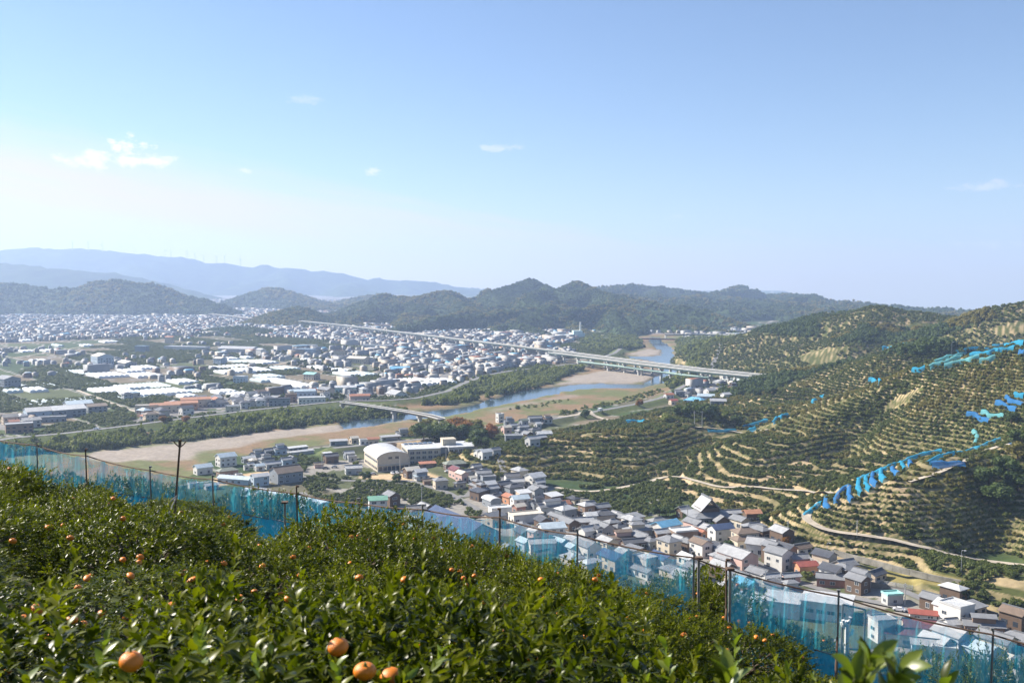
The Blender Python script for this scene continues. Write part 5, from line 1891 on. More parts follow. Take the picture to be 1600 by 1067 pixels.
def town_points():
    r = np.random.default_rng(77)
    out = []
    x, y = jitter_grid(-2400, 700, 800, 6500, 13.5, 78)
    k = in_view(x, y, .03)
    x, y = x[k], y[k]
    u = urban(x, y)
    cl_ = fbm(x / 90, y / 90, 2, 79)
    keep = (u * (1.0 + 1.3 * cl_) * np.where(y > 2200, .55, .7) > r.uniform(0, 1, len(x)))
    # loose farmhouses on the plain
    above = inpoly(x, y, [(-4000, 9000)] + [(p[0], p[1]) for p in LEV_FAR] + [(600, 9000)])
    lone = above & (y < 2400) & (fbm(x / 120, y / 120, 2, 80) > .12) & (r.uniform(0, 1, len(x)) < .16)
    keep |= lone
    keep &= (sdf(x, y, FLOOD) > 8) & (segdist(x, y, LEV_FAR)[0] > 14) & (segdist(x, y, LEV_NEAR)[0] > 10) & (H(x, y) < 2.5)
    keep &= segdist(x, y, [tuple(G(a, b, 14.0)) for a, b in EXP])[0] > 12
    for hf in (M1, M3, M4, M5, M5B):
        keep &= hf(x, y) < 1
    x, y = x[keep], y[keep]
    d = np.full(len(x), True)
    for (c, R_) in occ:
        d &= (x - c[0]) ** 2 + (y - c[1]) ** 2 > (R_ * .8 + 5) ** 2
    for e in [o_ for o_ in COL.objects if o_.parent is None and o_.name.split('.')[0] in ('building', 'house', 'warehouse', 'barn', 'gymnasium', 'school_building')]:
        d &= (x - e.location[0]) ** 2 + (y - e.location[1]) ** 2 > 15 ** 2
    return x[d], y[d]


tx, ty = town_points()
order = np.argsort(ty)
tx, ty = tx[order], ty[order]
tz = H(tx, ty)
roofs_ = ["grey"] * 7 + ["dark"] * 6 + ["light"] * 3 + ["white"] * 1 + ["brown"] * 2 + ["rust", "pale", "blue", "cream"]
walls_ = ["white"] * 3 + ["cream"] * 3 + ["grey"] * 4 + ["beige", "slate", "brown"]
N_SINGLE = max(0, 300 - len(HOUSES))
for i in range(min(N_SINGLE, len(tx))):
    big = random.random() < .12
    L = random.uniform(15, 20) if big else random.uniform(8, 11.5)
    Wd = L * random.uniform(.55, .8)
    house("house", (tx[i], ty[i], tz[i]), L, Wd, random.choice((3.4, 5.8, 5.8, 6.2)), FIELD_A + random.choice((0, pi / 2)) + random.uniform(-.2, .2),
          random.choice(("gable", "hip", "gable", "hip", "flat")), random.choice(roofs_), random.choice(walls_), windows=1 if ty[i] < 1150 else 0, ridge_cap=False)

for h_ in HOUSES:
    if '_r' in h_[0]:
        del h_[0]['_r']
# the farther town: past three hundred houses they become one mass
r = np.random.default_rng(5)
V, Q, C = [], [], []
bs = 0
rc_ = np.array([ROOF[k].node_tree.nodes["RGB"].outputs[0].default_value[:3] for k in roofs_])
wc_ = np.array([WALL[k].node_tree.nodes["RGB"].outputs[0].default_value[:3] for k in walls_])
for i in range(N_SINGLE, len(tx)):
    L = r.uniform(7, 11.5) if r.random() < .9 else r.uniform(15, 32)
    Wd = L * r.uniform(.5, .8)
    h = r.choice((3.4, 5.8, 6.0, 6.4)) if L < 15 else r.uniform(5, 11)
    rh = Wd * .24 if L < 15 else .3
    a = FIELD_A + r.choice((0, pi / 2)) + r.uniform(-.25, .25)
    ca, sa = cos(a), sin(a)
    l, w = L / 2, Wd / 2
    P = np.array([(-l, -w, -.5), (l, -w, -.5), (l, w, -.5), (-l, w, -.5), (-l, -w, h), (l, -w, h), (l, w, h), (-l, w, h), (-l, 0, h + rh), (l, 0, h + rh)])
    if r.random() < .5:
        P[8, 0] += w * .8
        P[9, 0] -= w * .8
    X = P[:, 0] * ca - P[:, 1] * sa + tx[i]
    Y = P[:, 0] * sa + P[:, 1] * ca + ty[i]
    V.append(np.stack([X, Y, P[:, 2] + tz[i]], 1))
    Q += [(bs + a_, bs + b_, bs + c_, bs + d_) for a_, b_, c_, d_ in ((0, 1, 5, 4), (1, 2, 6, 5), (2, 3, 7, 6), (3, 0, 4, 7), (4, 5, 9, 8), (6, 7, 8, 9), (5, 6, 9, 9), (7, 4, 8, 8))]
    bs += 10
    wc, rc = wc_[r.integers(0, len(wc_))], rc_[r.integers(0, len(rc_))]
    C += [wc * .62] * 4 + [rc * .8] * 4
Q3 = []
C3 = []
for q, c in zip(Q, C):
    Q3.append(q[:3])
    C3.append(c)
    if q[2] != q[3]:
        Q3.append((q[0], q[2], q[3]))
        C3.append(c)
m_town = mat("town_roofs_and_walls", attr="Col", rough=.6, spec=.3)
o = obj("far_town_houses", fast_mesh("far_town_houses", np.concatenate(V), np.array(Q3), m_town, False, color=np.array(C3)))
tag(o, "hundreds of small grey and white houses of the hazy far town", "town", kind='stuff')

# garden and street trees between the town houses, and the orchards of the plain
x, y = jitter_grid(-2000, 600, 850, 4200, 11, 99)
k = in_view(x, y)
x, y = x[k], y[k]
k = (urban(x, y) > .3) & (sdf(x, y, FLOOD) > 10) & (fbm(x / 70, y / 70, 2, 14) > -.02)
for hf in (M1, M3, M5):
    k &= hf(x, y) < 1
x, y = x[k], y[k]
sc = r.uniform(1.8, 4.2, len(x))
scatter("town_trees", np.stack([x, y, H(x, y)], 1), sc, r.uniform(0, 6.28, len(x)), protos('wood'), r.integers(0, 4, len(x)), "garden and street trees scattered through the town", "town trees")
xy, z = GROVE_XY, GROVE_Z
d = np.full(len(xy), True)
for (c, R_) in occ:
    d &= (xy[:, 0] - c[0]) ** 2 + (xy[:, 1] - c[1]) ** 2 > (R_ * .85 + 3) ** 2
for e in [o_ for o_ in COL.objects if o_.parent is None and o_.type == 'EMPTY' and o_.name.split('.')[0] in ('building', 'house', 'warehouse', 'barn', 'gymnasium', 'school_building', 'packing_shed')]:
    d &= (xy[:, 0] - e.location[0]) ** 2 + (xy[:, 1] - e.location[1]) ** 2 > (9 if e.name.startswith('house') else 20) ** 2
for L_ in LANES:
    d &= segdist(xy[:, 0], xy[:, 1], W(L_))[0] > 3.5
for q in paths3[:3]:
    d &= segdist(xy[:, 0], xy[:, 1], [tuple(p) for p in q])[0] > 4.5
xy, z = xy[d], z[d]
sc = np.where(xy[:, 1] < 780, 1.5, 2.3) * r.uniform(.7, 1.25, len(xy))
scatter("valley_orchards", np.concatenate([xy, (z - .1)[:, None]], 1), sc, r.uniform(0, 6.28, len(xy)), protos('bush'), r.integers(0, 3, len(xy)), "citrus orchards on the flat valley floor", "orchard",
        sz=np.where(xy[:, 1] < 780, sc, sc * .75))

# ------------------------------------------------------------------ labels that single each house out
LANDMARKS = [("the school gymnasium", (604, 729)), ("the school building", (690, 712)), ("the huge navy barn", (716, 830)), ("the temple", (1104, 810)), ("the white stepped hall", (1262, 950)),
             ("the white tower house", (781, 652)), ("the brown warehouse", (447, 745)), ("the blue-roofed hall", (1041, 825)), ("the near bridge end", (670, 650)),
             ("the white flat house", (1494, 957)), ("the orange care home", (283, 641)), ("the long white levee hall", (487, 632)), ("the open-fronted warehouse", (105, 650)),
             ("the tall industrial hall", (160, 571)), ("the big square greenhouse", (665, 599)), ("the expressway viaduct", (1100, 577)), ("the girder bridge", (1050, 585)), ("the courtyard school", (560, 568))]
desc = {}
for (e, p, cat, wall, kind, roof, sz, st) in HOUSES:
    px, py = pix(p)
    dl = sorted((math.hypot(px - a, (py - b) * 1.4), nm) for nm, (a, b) in LANDMARKS)[0]
    words = [w for w in (sz, st) if w][:1]
    key = (" ".join(words + [{"timber": "dark timber", "slate": "slate grey"}.get(wall, wall), cat, "with", COLOUR_WORD[roof], KIND_WORD[kind], "roof"]), dl[1])
    desc.setdefault(key, []).append((dl[0], e, cat))
for (txt, lm), L_ in desc.items():
    L_.sort(key=lambda t: t[0])
    for i, (_, e, cat) in enumerate(L_):
        near_ = "nearest to" if i == 0 else f"{ordinal(i + 1)} nearest to"
        tag(e, f"{txt}, {near_} {lm}", cat, "houses in the valley")

# ------------------------------------------------------------------ walls, poles, nets and vehicles of the valley
def wall_line(name, pts_px, ztop, h, panel, label, fence=None):
    P = [G(a, b, ztop) for a, b in pts_px]
    s = [0]
    for i in range(len(P) - 1):
        s.append(s[-1] + np.linalg.norm(P[i + 1][:2] - P[i][:2]))
    n = max(1, int(s[-1] / panel))
    pts = [np.array([np.interp(s[-1] * i / n, s, [p[k] for p in P]) for k in range(3)]) for i in range(n + 1)]
    e = obj(name, None, loc=pts[0])
    for i in range(n):
        a, c = pts[i], pts[i + 1]
        L = np.linalg.norm((c - a)[:2])
        b = MB()
        b.box(.04, L - .04, -.3, .3, -h, random.uniform(-.05, .05))
        o = obj("panel", b.data("panel", m_conc_dark), e, a - pts[0], math.atan2(c[1] - a[1], c[0] - a[0]))
    tag(e, label, "retaining wall")
    if fence:
        f = obj("guard_fence", None, loc=pts[0])
        m = max(2, int(s[-1] / 3.0))
        q = [np.array([np.interp(s[-1] * i / m, s, [p[k] for p in P]) for k in range(3)]) - pts[0] for i in range(m + 1)]
        pb = MB()
        pb.box(-.09, .09, -.09, .09, 0, 1.3)
        pm = pb.data("post", m_steel)
        for v in q:
            obj("post", pm, f, v + np.array([0, 0, .05]))
        for hh in (.5, .9, 1.25):
            t = MB()
            t.tube([v + np.array([0, 0, hh]) for v in q], .05, 4)
            obj("rail", t.data("rail", m_steel), f)
        tag(f, fence, "fence")


wall_line("retaining_wall", [(1206, 849), (1262, 874), (1305, 893), (1345, 906), (1426, 920)], 4.5, 5.2, 9, "long brown concrete retaining wall behind the tiled houses", "steel guard fence along the top of the long retaining wall")
wall_line("retaining_wall", [(1448, 930), (1490, 938), (1540, 952), (1592, 966)], 4.5, 5.0, 8, "shaded retaining wall behind the white flat-roofed house")
wall_line("retaining_wall", [(1300, 858), (1340, 868), (1400, 884), (1450, 896), (1510, 908)], 8.0, 2.4, 7, "low stone wall at the upper edge of the dry grass strip")


def pole(name, p, h, r0, m, label, cat, arm=None, lamp=False):
    e = obj(name, None, loc=p)
    b = MB()
    b.tube([(0, 0, -.5), (0, 0, h)], r0, 8, r2=r0 * .7)
    obj("post", b.data("post", m), e)
    if arm:
        for k in range(2):
            b = MB()
            b.box(-arm / 2, arm / 2, -.06, .06, h - .6 - k * .7, h - .45 - k * .7)
            obj("crossarm", b.data("crossarm", m_steel), e)
    if lamp:
        b = MB()
        b.tube([(0, 0, h), (.5, -.3, h + .15), (.9, -.5, h + .15)], .06, 6)
        b.box(.8, 1.5, -.75, -.35, h + .02, h + .18)
        obj("lamp_head", b.data("lamp_head", m_white_paint), e)
    tag(e, label, cat)


for (px, py, h, arm, lab) in ((503, 732, 10, 1.6, "utility pole behind the dark timber house by the riverbed"), (625, 741, 11, 1.6, "utility pole in front of the gymnasium parking lot"), (659, 792, 11, 1.6, "utility pole in the citrus grove below the school"),
                              (744, 703, 10, 1.6, "utility pole behind the school building"), (1074, 824, 11, 1.6, "utility pole beside the small shrine"), (1414, 945, 8, 1.4, "utility pole beside the teal-roofed shed"),
                              (1231, 845, 9, 1.2, "utility pole beside the guard fence end"), (1196, 922, 8, 1.4, "utility pole behind the net in the lane"), (1115, 897, 8, 1.4, "utility pole below the pink warehouse"),
                              (697, 722, 9, 1.4, "utility pole before the school recess"), (882, 815, 9, 1.4, "utility pole beside the long grey house"), (1085, 668, 12, 2.0, "left one of two tall poles on the orchard hill"),
                              (1097, 670, 13, 2.0, "right one of two tall poles on the orchard hill"), (1339, 842, 7, 1.2, "utility pole on the hill road below the terraces")):
    pole("utility_pole", hit(px, py), h, .2, m_conc, lab, "utility pole", arm)
for (px, py, h, lab) in ((1292, 874, 7, "slim street lamp above the long retaining wall"), (1502, 897, 9, "tall street lamp at the bend of the hill road"), (1487, 560, 14, "slim mast on the netted hill crest")):
    pole("street_lamp", hit(px, py), h, .1, m_steel, lab, "street lamp", lamp=True)

# blue nets hung over rows on the hillsides
m_net_hill = [net_mat("hill_net_blue", (.07, .28, .62), .08, 1.0), net_mat("hill_net_cyan", (.06, .42, .66), .08, 1.0), net_mat("hill_net_teal", (.22, .58, .62), .10, 1.0)]


def hill_net(P, h, mi, label, sag=.25):
    q = []
    for i in range(len(P) - 1):
        for t in np.linspace(0, 1, 4)[:-1]:
            q.append(hit(P[i][0] + (P[i + 1][0] - P[i][0]) * t, P[i][1] + (P[i + 1][1] - P[i][1]) * t))
    q.append(hit(*P[-1]))
    q = [p for i, p in enumerate(q) if i == 0 or np.linalg.norm(p - q[i - 1]) < 45]
    if len(q) < 2:
        return
    # resample finely so that the net follows the ground
    s = np.concatenate([[0], np.cumsum([np.linalg.norm(q[i + 1] - q[i]) for i in range(len(q) - 1)])])
    n = max(4, int(s[-1] / 1.6))
    pts = np.stack([np.interp(np.linspace(0, s[-1], n + 1), s, [p[k] for p in q]) for k in range(3)], 1)
    T = np.gradient(pts[:, :2], axis=0)
    T /= np.linalg.norm(T, axis=1)[:, None] + 1e-9
    N = np.stack([-T[:, 1], T[:, 0]], 1)
    N *= np.sign(-(N * pts[:, :2]).sum())
    e = pts[0].copy()
    V = []
    for f, out in ((0, .9), (.55, .75), (.95, .25), (1.0, -.5), (.8, -1.2)):
        hh = h * (1 + .12 * np.sin(np.linspace(0, 9, n + 1)) + r.uniform(-.08, .08, n + 1))
        xy = pts[:, :2] + N * out
        zz = np.maximum(H(xy[:, 0], xy[:, 1]), pts[:, 2] - 1) * .5 + pts[:, 2] * .5
        V.append(np.concatenate([xy, (zz + hh * f)[:, None]], 1) - e)
    m = n + 1
    Fc = [(j * m + i, j * m + i + 1, (j + 1) * m + i + 1, (j + 1) * m + i) for j in range(4) for i in range(n)]
    o = obj("bird_net", fast_mesh("bird_net", np.concatenate(V), np.array(Fc), m_net_hill[mi]), loc=e)
    tag(o, label, "net", "blue nets over the hillside citrus rows")


NETS = [([(1256, 811), (1268, 800), (1283, 789)], 1.5, 1), ([(1290, 781), (1288, 790), (1294, 802)], 1.8, 0), ([(1326, 762), (1312, 772), (1306, 783), (1307, 794)], 1.6, 0),
        ([(1326, 765), (1325, 778), (1331, 787)], 1.8, 0), ([(1341, 752), (1339, 766), (1346, 778)], 1.8, 1), ([(1352, 749), (1351, 760), (1360, 770)], 1.8, 1), ([(1363, 743), (1361, 754), (1370, 763)], 1.8, 0),
        ([(1376, 737), (1375, 747), (1382, 755)], 1.8, 1), ([(1393, 734), (1395, 740), (1402, 745)], 1.8, 0), ([(1406, 726), (1413, 737)], 1.8, 1), ([(1420, 724), (1423, 731)], 1.8, 0),
        ([(1338, 752), (1375, 738), (1410, 724), (1440, 713), (1472, 706)], 1.5, 1), ([(1450, 727), (1468, 716), (1500, 710), (1530, 702), (1563, 688)], 1.6, 1), ([(1455, 733), (1480, 732), (1507, 731)], 2.2, 0),
        ([(1577, 700), (1592, 694)], 1.8, 0), ([(1510, 652), (1525, 654), (1545, 664)], 2.4, 0), ([(1533, 648), (1545, 653), (1569, 655)], 2.4, 2), ([(1556, 632), (1570, 638), (1588, 645)], 2.4, 0),
        ([(1571, 626), (1582, 632), (1597, 637)], 2.4, 0), ([(1585, 619), (1600, 624)], 2.4, 1), ([(1520, 676), (1527, 685), (1522, 696)], 1.6, 2), ([(1357, 597), (1375, 602)], 3.0, 1),
        ([(1425, 583), (1445, 581)], 3.0, 1), ([(1452, 580), (1470, 572), (1500, 563)], 3.0, 2), ([(1460, 572), (1480, 563), (1510, 556)], 3.0, 2), ([(1475, 578), (1510, 568), (1530, 562)], 3.0, 2),
        ([(1495, 554), (1520, 549), (1545, 550)], 3.0, 1), ([(1515, 560), (1540, 556), (1560, 553)], 3.0, 1), ([(1550, 545), (1580, 541), (1600, 540)], 3.0, 1), ([(1560, 552), (1585, 549)], 3.0, 1), ([(1530, 570), (1555, 563)], 3.0, 2),
        ([(1592, 556), (1600, 557)], 3.0, 0), ([(1378, 547), (1403, 546)], 3.5, 1), ([(1408, 542), (1418, 541)], 3.5, 1), ([(1207, 665), (1216, 655), (1232, 652)], 2.4, 1), ([(1160, 671), (1180, 665), (1200, 660)], 2.2, 1),
        ([(1170, 676), (1180, 672)], 2.2, 1), ([(978, 662), (1006, 662)], 2.6, 1), ([(1269, 630), (1276, 629)], 2.6, 1), ([(1281, 624), (1287, 622)], 2.6, 1), ([(1105, 675), (1150, 674)], 1.0, 1)]
NETS = [(P, h * 1.2, m) for P, h, m in NETS]
NETS.sort(key=lambda t: -t[0][0][1])
for i, (P, h, mi) in enumerate(NETS):
    where = ("on the terraced spur near the hamlet" if P[0][1] > 700 else "high on the right-hand orchard slope" if P[0][0] > 1500 and P[0][1] > 600 else "along the hill crest" if P[0][1] < 615 else "on the low orchard hill")
    hill_net(P, h, mi, f"{['deep blue', 'bright cyan', 'pale teal'][mi]} net {where}, {ordinal(i + 1)} from the bottom")

# cars
m_car = [mat("car_paint_white", (.75, .75, .75), rough=.25, spec=.5, coat=.4), mat("car_paint_silver", (.38, .39, .40), rough=.25, spec=.5, coat=.4), mat("car_paint_dark", (.04, .045, .06), rough=.25, spec=.5, coat=.4)]
m_tyre = mat("tyre_rubber", (.02, .02, .02), rough=.8)


def car_body():
    b = MB()
    prof = [(-2.1, .3), (-2.15, .75), (-1.3, .95), (-.7, 1.42), (.9, 1.45), (1.6, .98), (2.1, .85), (2.12, .3)]
    V = [(x, -.82 + (.12 if z > 1 else 0), z) for x, z in prof] + [(x, .82 - (.12 if z > 1 else 0), z) for x, z in prof]
    k = len(prof)
    b.add(V, [(i, i + 1, k + i + 1, k + i) for i in range(k - 1)] + [(k - 1, 0, k, 2 * k - 1)] + [tuple(range(k))[::-1], tuple(range(k, 2 * k))])
    return b


cb = car_body()
body_me = [cb.data("body", m) for m in m_car]
b = MB()
for s in (-1, 1):
    y = s * .80
    b.add([(-1.15, y, 1.0), (1.35, y, 1.0), (.85, s * .74, 1.36), (-.68, s * .74, 1.34)], [(0, 1, 2, 3)])
b.add([(-1.27, -.62, 1.0), (-1.27, .62, 1.0), (-.76, .58, 1.38), (-.76, -.58, 1.38)], [(0, 1, 2, 3)])
glass_me = b.data("windows", m_glass)
b = MB()
b.tube([(0, -.1, 0), (0, .1, 0)], .31, 12)
wheel_me = b.data("wheel", m_tyre)


def car(p, rot, mi, label):
    e = obj("car", None, loc=p, rz=rot)
    obj("body", body_me[mi], e)
    obj("windows", glass_me, e)
    for x in (-1.35, 1.3):
        for y in (-.8, .8):
            obj("wheel", wheel_me, e, (x, y, .31))
    tag(e, label, "car", "cars parked in the valley")


CARS = [(574, 741, 20, 0, "gymnasium lot"), (583, 742, 20, 1, "gymnasium lot"), (613, 741, 110, 0, "gymnasium lot"), (620, 740, 110, 0, "gymnasium lot"), (628, 739, 110, 1, "gymnasium lot"), (635, 738, 110, 0, "gymnasium lot"),
        (497, 731, 20, 0, "yard by the riverbed"), (508, 733, 20, 2, "yard by the riverbed"), (522, 731, 20, 1, "yard by the riverbed"), (150, 671, 15, 0, "long levee road"), (700, 738, 20, 0, "school forecourt"), (780, 772, -58, 0, "village lane"),
        (1405, 955, -30, 0, "lower village street"), (1515, 1000, -30, 1, "lower village street")]
cnt = {}
for (px, py, rot, mi, wh) in CARS:
    cnt[wh] = cnt.get(wh, 0) + 1
    p = hit(px, py)
    car(p + np.array([0, 0, .16]), radians(rot), mi, f"{['white', 'silver', 'dark'][mi]} car on the {wh}, {ordinal(cnt[wh])} from left")
# white lorry on the levee road
e = obj("lorry", None, loc=G(938, 643, 4.15), rz=radians(62))
b = MB()
b.box(-3.6, 1.4, -1.15, 1.15, .9, 3.3)
obj("cargo_box", b.data("cargo_box", m_white_paint), e)
b = MB()
b.box(1.6, 3.4, -1.1, 1.1, .6, 2.6)
obj("cab", b.data("cab", m_car[0]), e)
b = MB()
b.box(-3.6, 3.4, -.5, .5, .5, .88)
obj("chassis", b.data("chassis", m_tyre), e)
for x in (-2.6, 2.4):
    for y in (-1.0, 1.0):
        obj("wheel", wheel_me, e, (x, y, .45), scale=(1.45, 1.3, 1.45))
tag(e, "white box lorry driving on the near levee road", "lorry")

# wind turbines along the far crest
m_turb = mat("turbine_white", (.72, .73, .75), rough=.5)
b = MB()
b.tube([(0, 0, -10), (0, 0, 70)], 2.3, 8, r2=1.4)
tower_me = b.data("tower", m_turb)
b = MB()
b.box(-2, 2, -4, 5, 69, 73)
nac_me = b.data("nacelle", m_turb)
b = MB()
b.add([(-.9, 0, 0), (.9, 0, 0), (1.3, 0, 9), (.3, 0, 36), (-.4, 0, 36), (-.9, .6, 9)], [(0, 1, 2, 3, 4, 5)])
b.add([(-.9, -.5, 0), (.9, -.5, 0), (1.3, -.5, 9), (.3, -.2, 36), (-.4, -.2, 36), (-.9, -.5, 9)], [(5, 4, 3, 2, 1, 0)])
blade_me = b.data("blade", m_turb)
cx_ = [-500, -300, -100, 0, 40, 60, 90, 125, 150, 200, 260, 285, 320, 350, 395]
cy_ = [380, 384, 392, 392, 389, 387, 391, 388, 391, 397, 402, 402, 411, 411, 419]
for i, px in enumerate((113, 138, 160, 189, 211, 258, 267, 292, 305, 318, 338, 351, 376)):
    p = D(px, np.interp(px, cx_, cy_) + 1.0, 9720)
    e = obj("wind_turbine", None, loc=p, rz=random.uniform(-.6, .6))
    obj("tower", tower_me, e)
    obj("nacelle", nac_me, e)
    a0 = random.uniform(0, 2)
    for k in range(3):
        bl = obj("blade", blade_me, e, (0, -5, 71))
        bl.rotation_euler = (0, a0 + k * 2 * pi / 3, 0)
    tag(e, f"tiny white wind turbine on the far crest, {ordinal(i + 1)} from left", "wind turbine", "wind turbines on the far crest")

# ------------------------------------------------------------------ the orchard in front
m_citrus_leaf = mat("mandarin_leaf", (.054, .067, .003), rough=.34, spec=.15, tintvar=.85, trans=.32)  # leaf-to-leaf tone, widened to put sunlit and shaded contrast into the colour
m_citrus_young = mat("mandarin_young_leaf", (.12, .155, .02), rough=.36, spec=.5, tintvar=.3, trans=.3)
m_twig = mat("green_twig", (.10, .11, .045), rough=.7)
m_orange = mat("mandarin_skin", (.74, .21, .010), rough=.42, spec=.5, noise=.10, nscale=40, bump=.0015, bscale=420)
m_calyx = mat("calyx", (.12, .17, .05), rough=.7)

LB = np.array([(0, 0, 0), (-.19, .32, .05), (-.17, .68, .045), (0, 1, -.06), (.17, .68, .045), (.19, .32, .05)])     # leaf of unit length along +y
QB = np.array([(0, 3, 2, 1), (0, 5, 4, 3)])
ys_ = [0, .16, .4, .66, .86, 1.0]
ws_ = [.02, .13, .20, .175, .09, .004]
zs_ = [0, .02, .03, .0, -.05, -.10]
LA = np.array([(0, y, z - .0) for y, z in zip(ys_, zs_)] + [(-w, y, z + w * .32) for y, w, z in zip(ys_, ws_, zs_)] + [(w, y, z + w * .32) for y, w, z in zip(ys_, ws_, zs_)])
QA = np.array([(i, i + 1, 6 + i + 1, 6 + i) for i in range(5)] + [(12 + i, 12 + i + 1, i + 1, i) for i in range(5)])


def leaf_frames(seed, nshoot, per, R=(1.15, 1.15, .95), cz=.85, top=1.9):
    """shoots spread over a lumpy dome; every shoot carries a whorl of leaves. Returns origin, length and axes of every leaf"""
    r = np.random.default_rng(seed)
    n = r.normal(size=(nshoot, 3))
    n[:, 2] = np.abs(n[:, 2]) * 1.0 - .25
    n /= np.linalg.norm(n, axis=1)[:, None]
    lump = 1 + .60 * fbm(np.arctan2(n[:, 1], n[:, 0]) * 1.6 + 9 + seed, n[:, 2] * 2.4 + 5, 3, seed)
    depth = np.where(r.random(nshoot) < .72, r.uniform(.90, 1.05, nshoot), r.uniform(.55, .9, nshoot))
    P = n * np.array(R) * (lump * depth)[:, None]
    P[:, 2] += cz
    ax = n * .8 + np.array((0, 0, .75)) + r.normal(size=(nshoot, 3)) * .35
    ax /= np.linalg.norm(ax, axis=1)[:, None]
    long_ = r.random(nshoot) < .15
    O, Ln, Yv, Zv, Tn, Sh = [], [], [], [], [], []
    for i in range(nshoot):
        k = per + (7 if long_[i] else r.integers(-2, 3))
        sl = .30 if long_[i] else r.uniform(.06, .14)
        a = ax[i]
        u = np.cross(a, (.3, .2, 1.0))
        u /= np.linalg.norm(u) + 1e-9
        v = np.cross(a, u)
        t = (np.arange(k) + .5) / k
        ph = np.arange(k) * 2.4 + r.uniform(0, 6.28)
        rad = np.cos(ph)[:, None] * u + np.sin(ph)[:, None] * v
        spread = (.92 - .66 * t)[:, None] + r.uniform(-.15, .2, (k, 1))
        yv = rad * spread + a * (1.15 - spread * .55) + np.array((0, 0, -.10)) + r.normal(size=(k, 3)) * .12
        yv /= np.linalg.norm(yv, axis=1)[:, None]
        zv = a - yv * (yv @ a)[:, None] + r.normal(size=(k, 3)) * .22
        O.append(P[i] + a * (t * sl)[:, None])
        Ln.append(r.uniform(.052, .092, k) * (1.08 - .4 * t))
        Yv.append(yv)
        Zv.append(zv)
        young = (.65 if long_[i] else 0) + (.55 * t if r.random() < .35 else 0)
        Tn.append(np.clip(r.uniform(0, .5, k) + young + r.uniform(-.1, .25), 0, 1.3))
        Sh.append(np.full(k, long_[i]))
    O, Ln, Yv, Zv, Tn, Sh = map(np.concatenate, (O, Ln, Yv, Zv, Tn, Sh))
    Xv = np.cross(Yv, Zv)
    Xv /= np.linalg.norm(Xv, axis=1)[:, None] + 1e-9
    Zv = np.cross(Xv, Yv)
    return O, Ln, Xv, Yv, Zv, Tn, (P, ax)


def leaf_mesh(name, fr, near=False, sel=None):
    O, Ln, Xv, Yv, Zv, Tn, _ = fr
    if sel is not None:
        O, Ln, Xv, Yv, Zv, Tn = (q[sel] for q in (O, Ln, Xv, Yv, Zv, Tn))
    T_, Q_ = (LA, QA) if near else (LB, QB)
    n, k = len(O), len(T_)
    V = O[:, None] + Ln[:, None, None] * (T_[None, :, 0:1] * Xv[:, None] + T_[None, :, 1:2] * Yv[:, None] + T_[None, :, 2:3] * Zv[:, None])
    Q = (np.arange(n) * k)[:, None, None] + Q_[None]
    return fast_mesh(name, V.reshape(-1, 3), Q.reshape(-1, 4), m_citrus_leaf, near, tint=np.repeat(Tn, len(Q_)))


def trunk_mesh(seed):
    r = np.random.default_rng(seed)
    b = MB()
    b.tube([(0, 0, -.25), (.03, 0, .2), (.0, .03, .45)], .07, 8, r2=.05)
    for i in range(9):
        a = i * 2 * pi / 9 + r.uniform(-.3, .3)
        e_ = r.uniform(.6, .95)
        z1 = r.uniform(.9, 1.45)
        b.tube([(0, .03, .4), (.35 * e_ * cos(a), .35 * e_ * sin(a), .4 + .45 * (z1 - .4)), (.8 * e_ * cos(a), .8 * e_ * sin(a), z1)], .035, 6, r2=.012)
        for j in range(3):
            a2 = a + r.uniform(-.6, .6)
            b.tube([(.5 * e_ * cos(a), .5 * e_ * sin(a), .4 + .65 * (z1 - .4)), (1.0 * e_ * cos(a2), 1.0 * e_ * sin(a2), z1 + r.uniform(-.3, .3))], .012, 5, r2=.004)
    return b.data("trunk", m_bark)


FR = [leaf_frames(900 + i, 1250, 9) for i in range(4)]
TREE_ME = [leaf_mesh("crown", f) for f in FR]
FRN = [leaf_frames(950 + i, 1150, 8) for i in range(2)]
TRUNKS = [trunk_mesh(i) for i in range(2)]
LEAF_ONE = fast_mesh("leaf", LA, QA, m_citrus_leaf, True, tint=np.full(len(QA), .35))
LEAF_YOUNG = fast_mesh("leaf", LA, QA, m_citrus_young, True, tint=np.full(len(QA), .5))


def orange_mesh():
    n, m = 22, 13
    V = [(0, 0, .034)]
    for j in range(1, m):
        t = pi * j / m
        rr = .037 * sin(t)
        z = .031 * cos(t)
        dim = max(0, 1 - t / .42)
        for i in range(n):
            a = 2 * pi * i / n
            V.append((rr * cos(a), rr * sin(a), z - .005 * dim * dim))
    V[0] = (0, 0, .0255)
    V.append((0, 0, -.0295))
    Fc = [(0, 1 + i, 1 + (i + 1) % n) for i in range(n)]
    for j in range(m - 2):
        for i in range(n):
            Fc.append((1 + j * n + i, 1 + (j + 1) * n + i, 1 + (j + 1) * n + (i + 1) % n, 1 + j * n + (i + 1) % n))
    e = len(V) - 1
    Fc += [(e, 1 + (m - 2) * n + (i + 1) % n, 1 + (m - 2) * n + i) for i in range(n)]
    return mesh("mandarin", V, Fc, m_orange, True)


ORANGE = orange_mesh()
b = MB()
b.tube([(0, 0, .026), (.001, 0, .032), (.002, .001, .045)], .004, 6)
for i in range(5):
    a = i * 2 * pi / 5
    b.add([(0, 0, .0285), (.006 * cos(a - .4), .006 * sin(a - .4), .0295), (.010 * cos(a), .010 * sin(a), .0285), (.006 * cos(a + .4), .006 * sin(a + .4), .0295)], [(0, 1, 2, 3)])
CALYX = b.data("calyx", m_calyx)


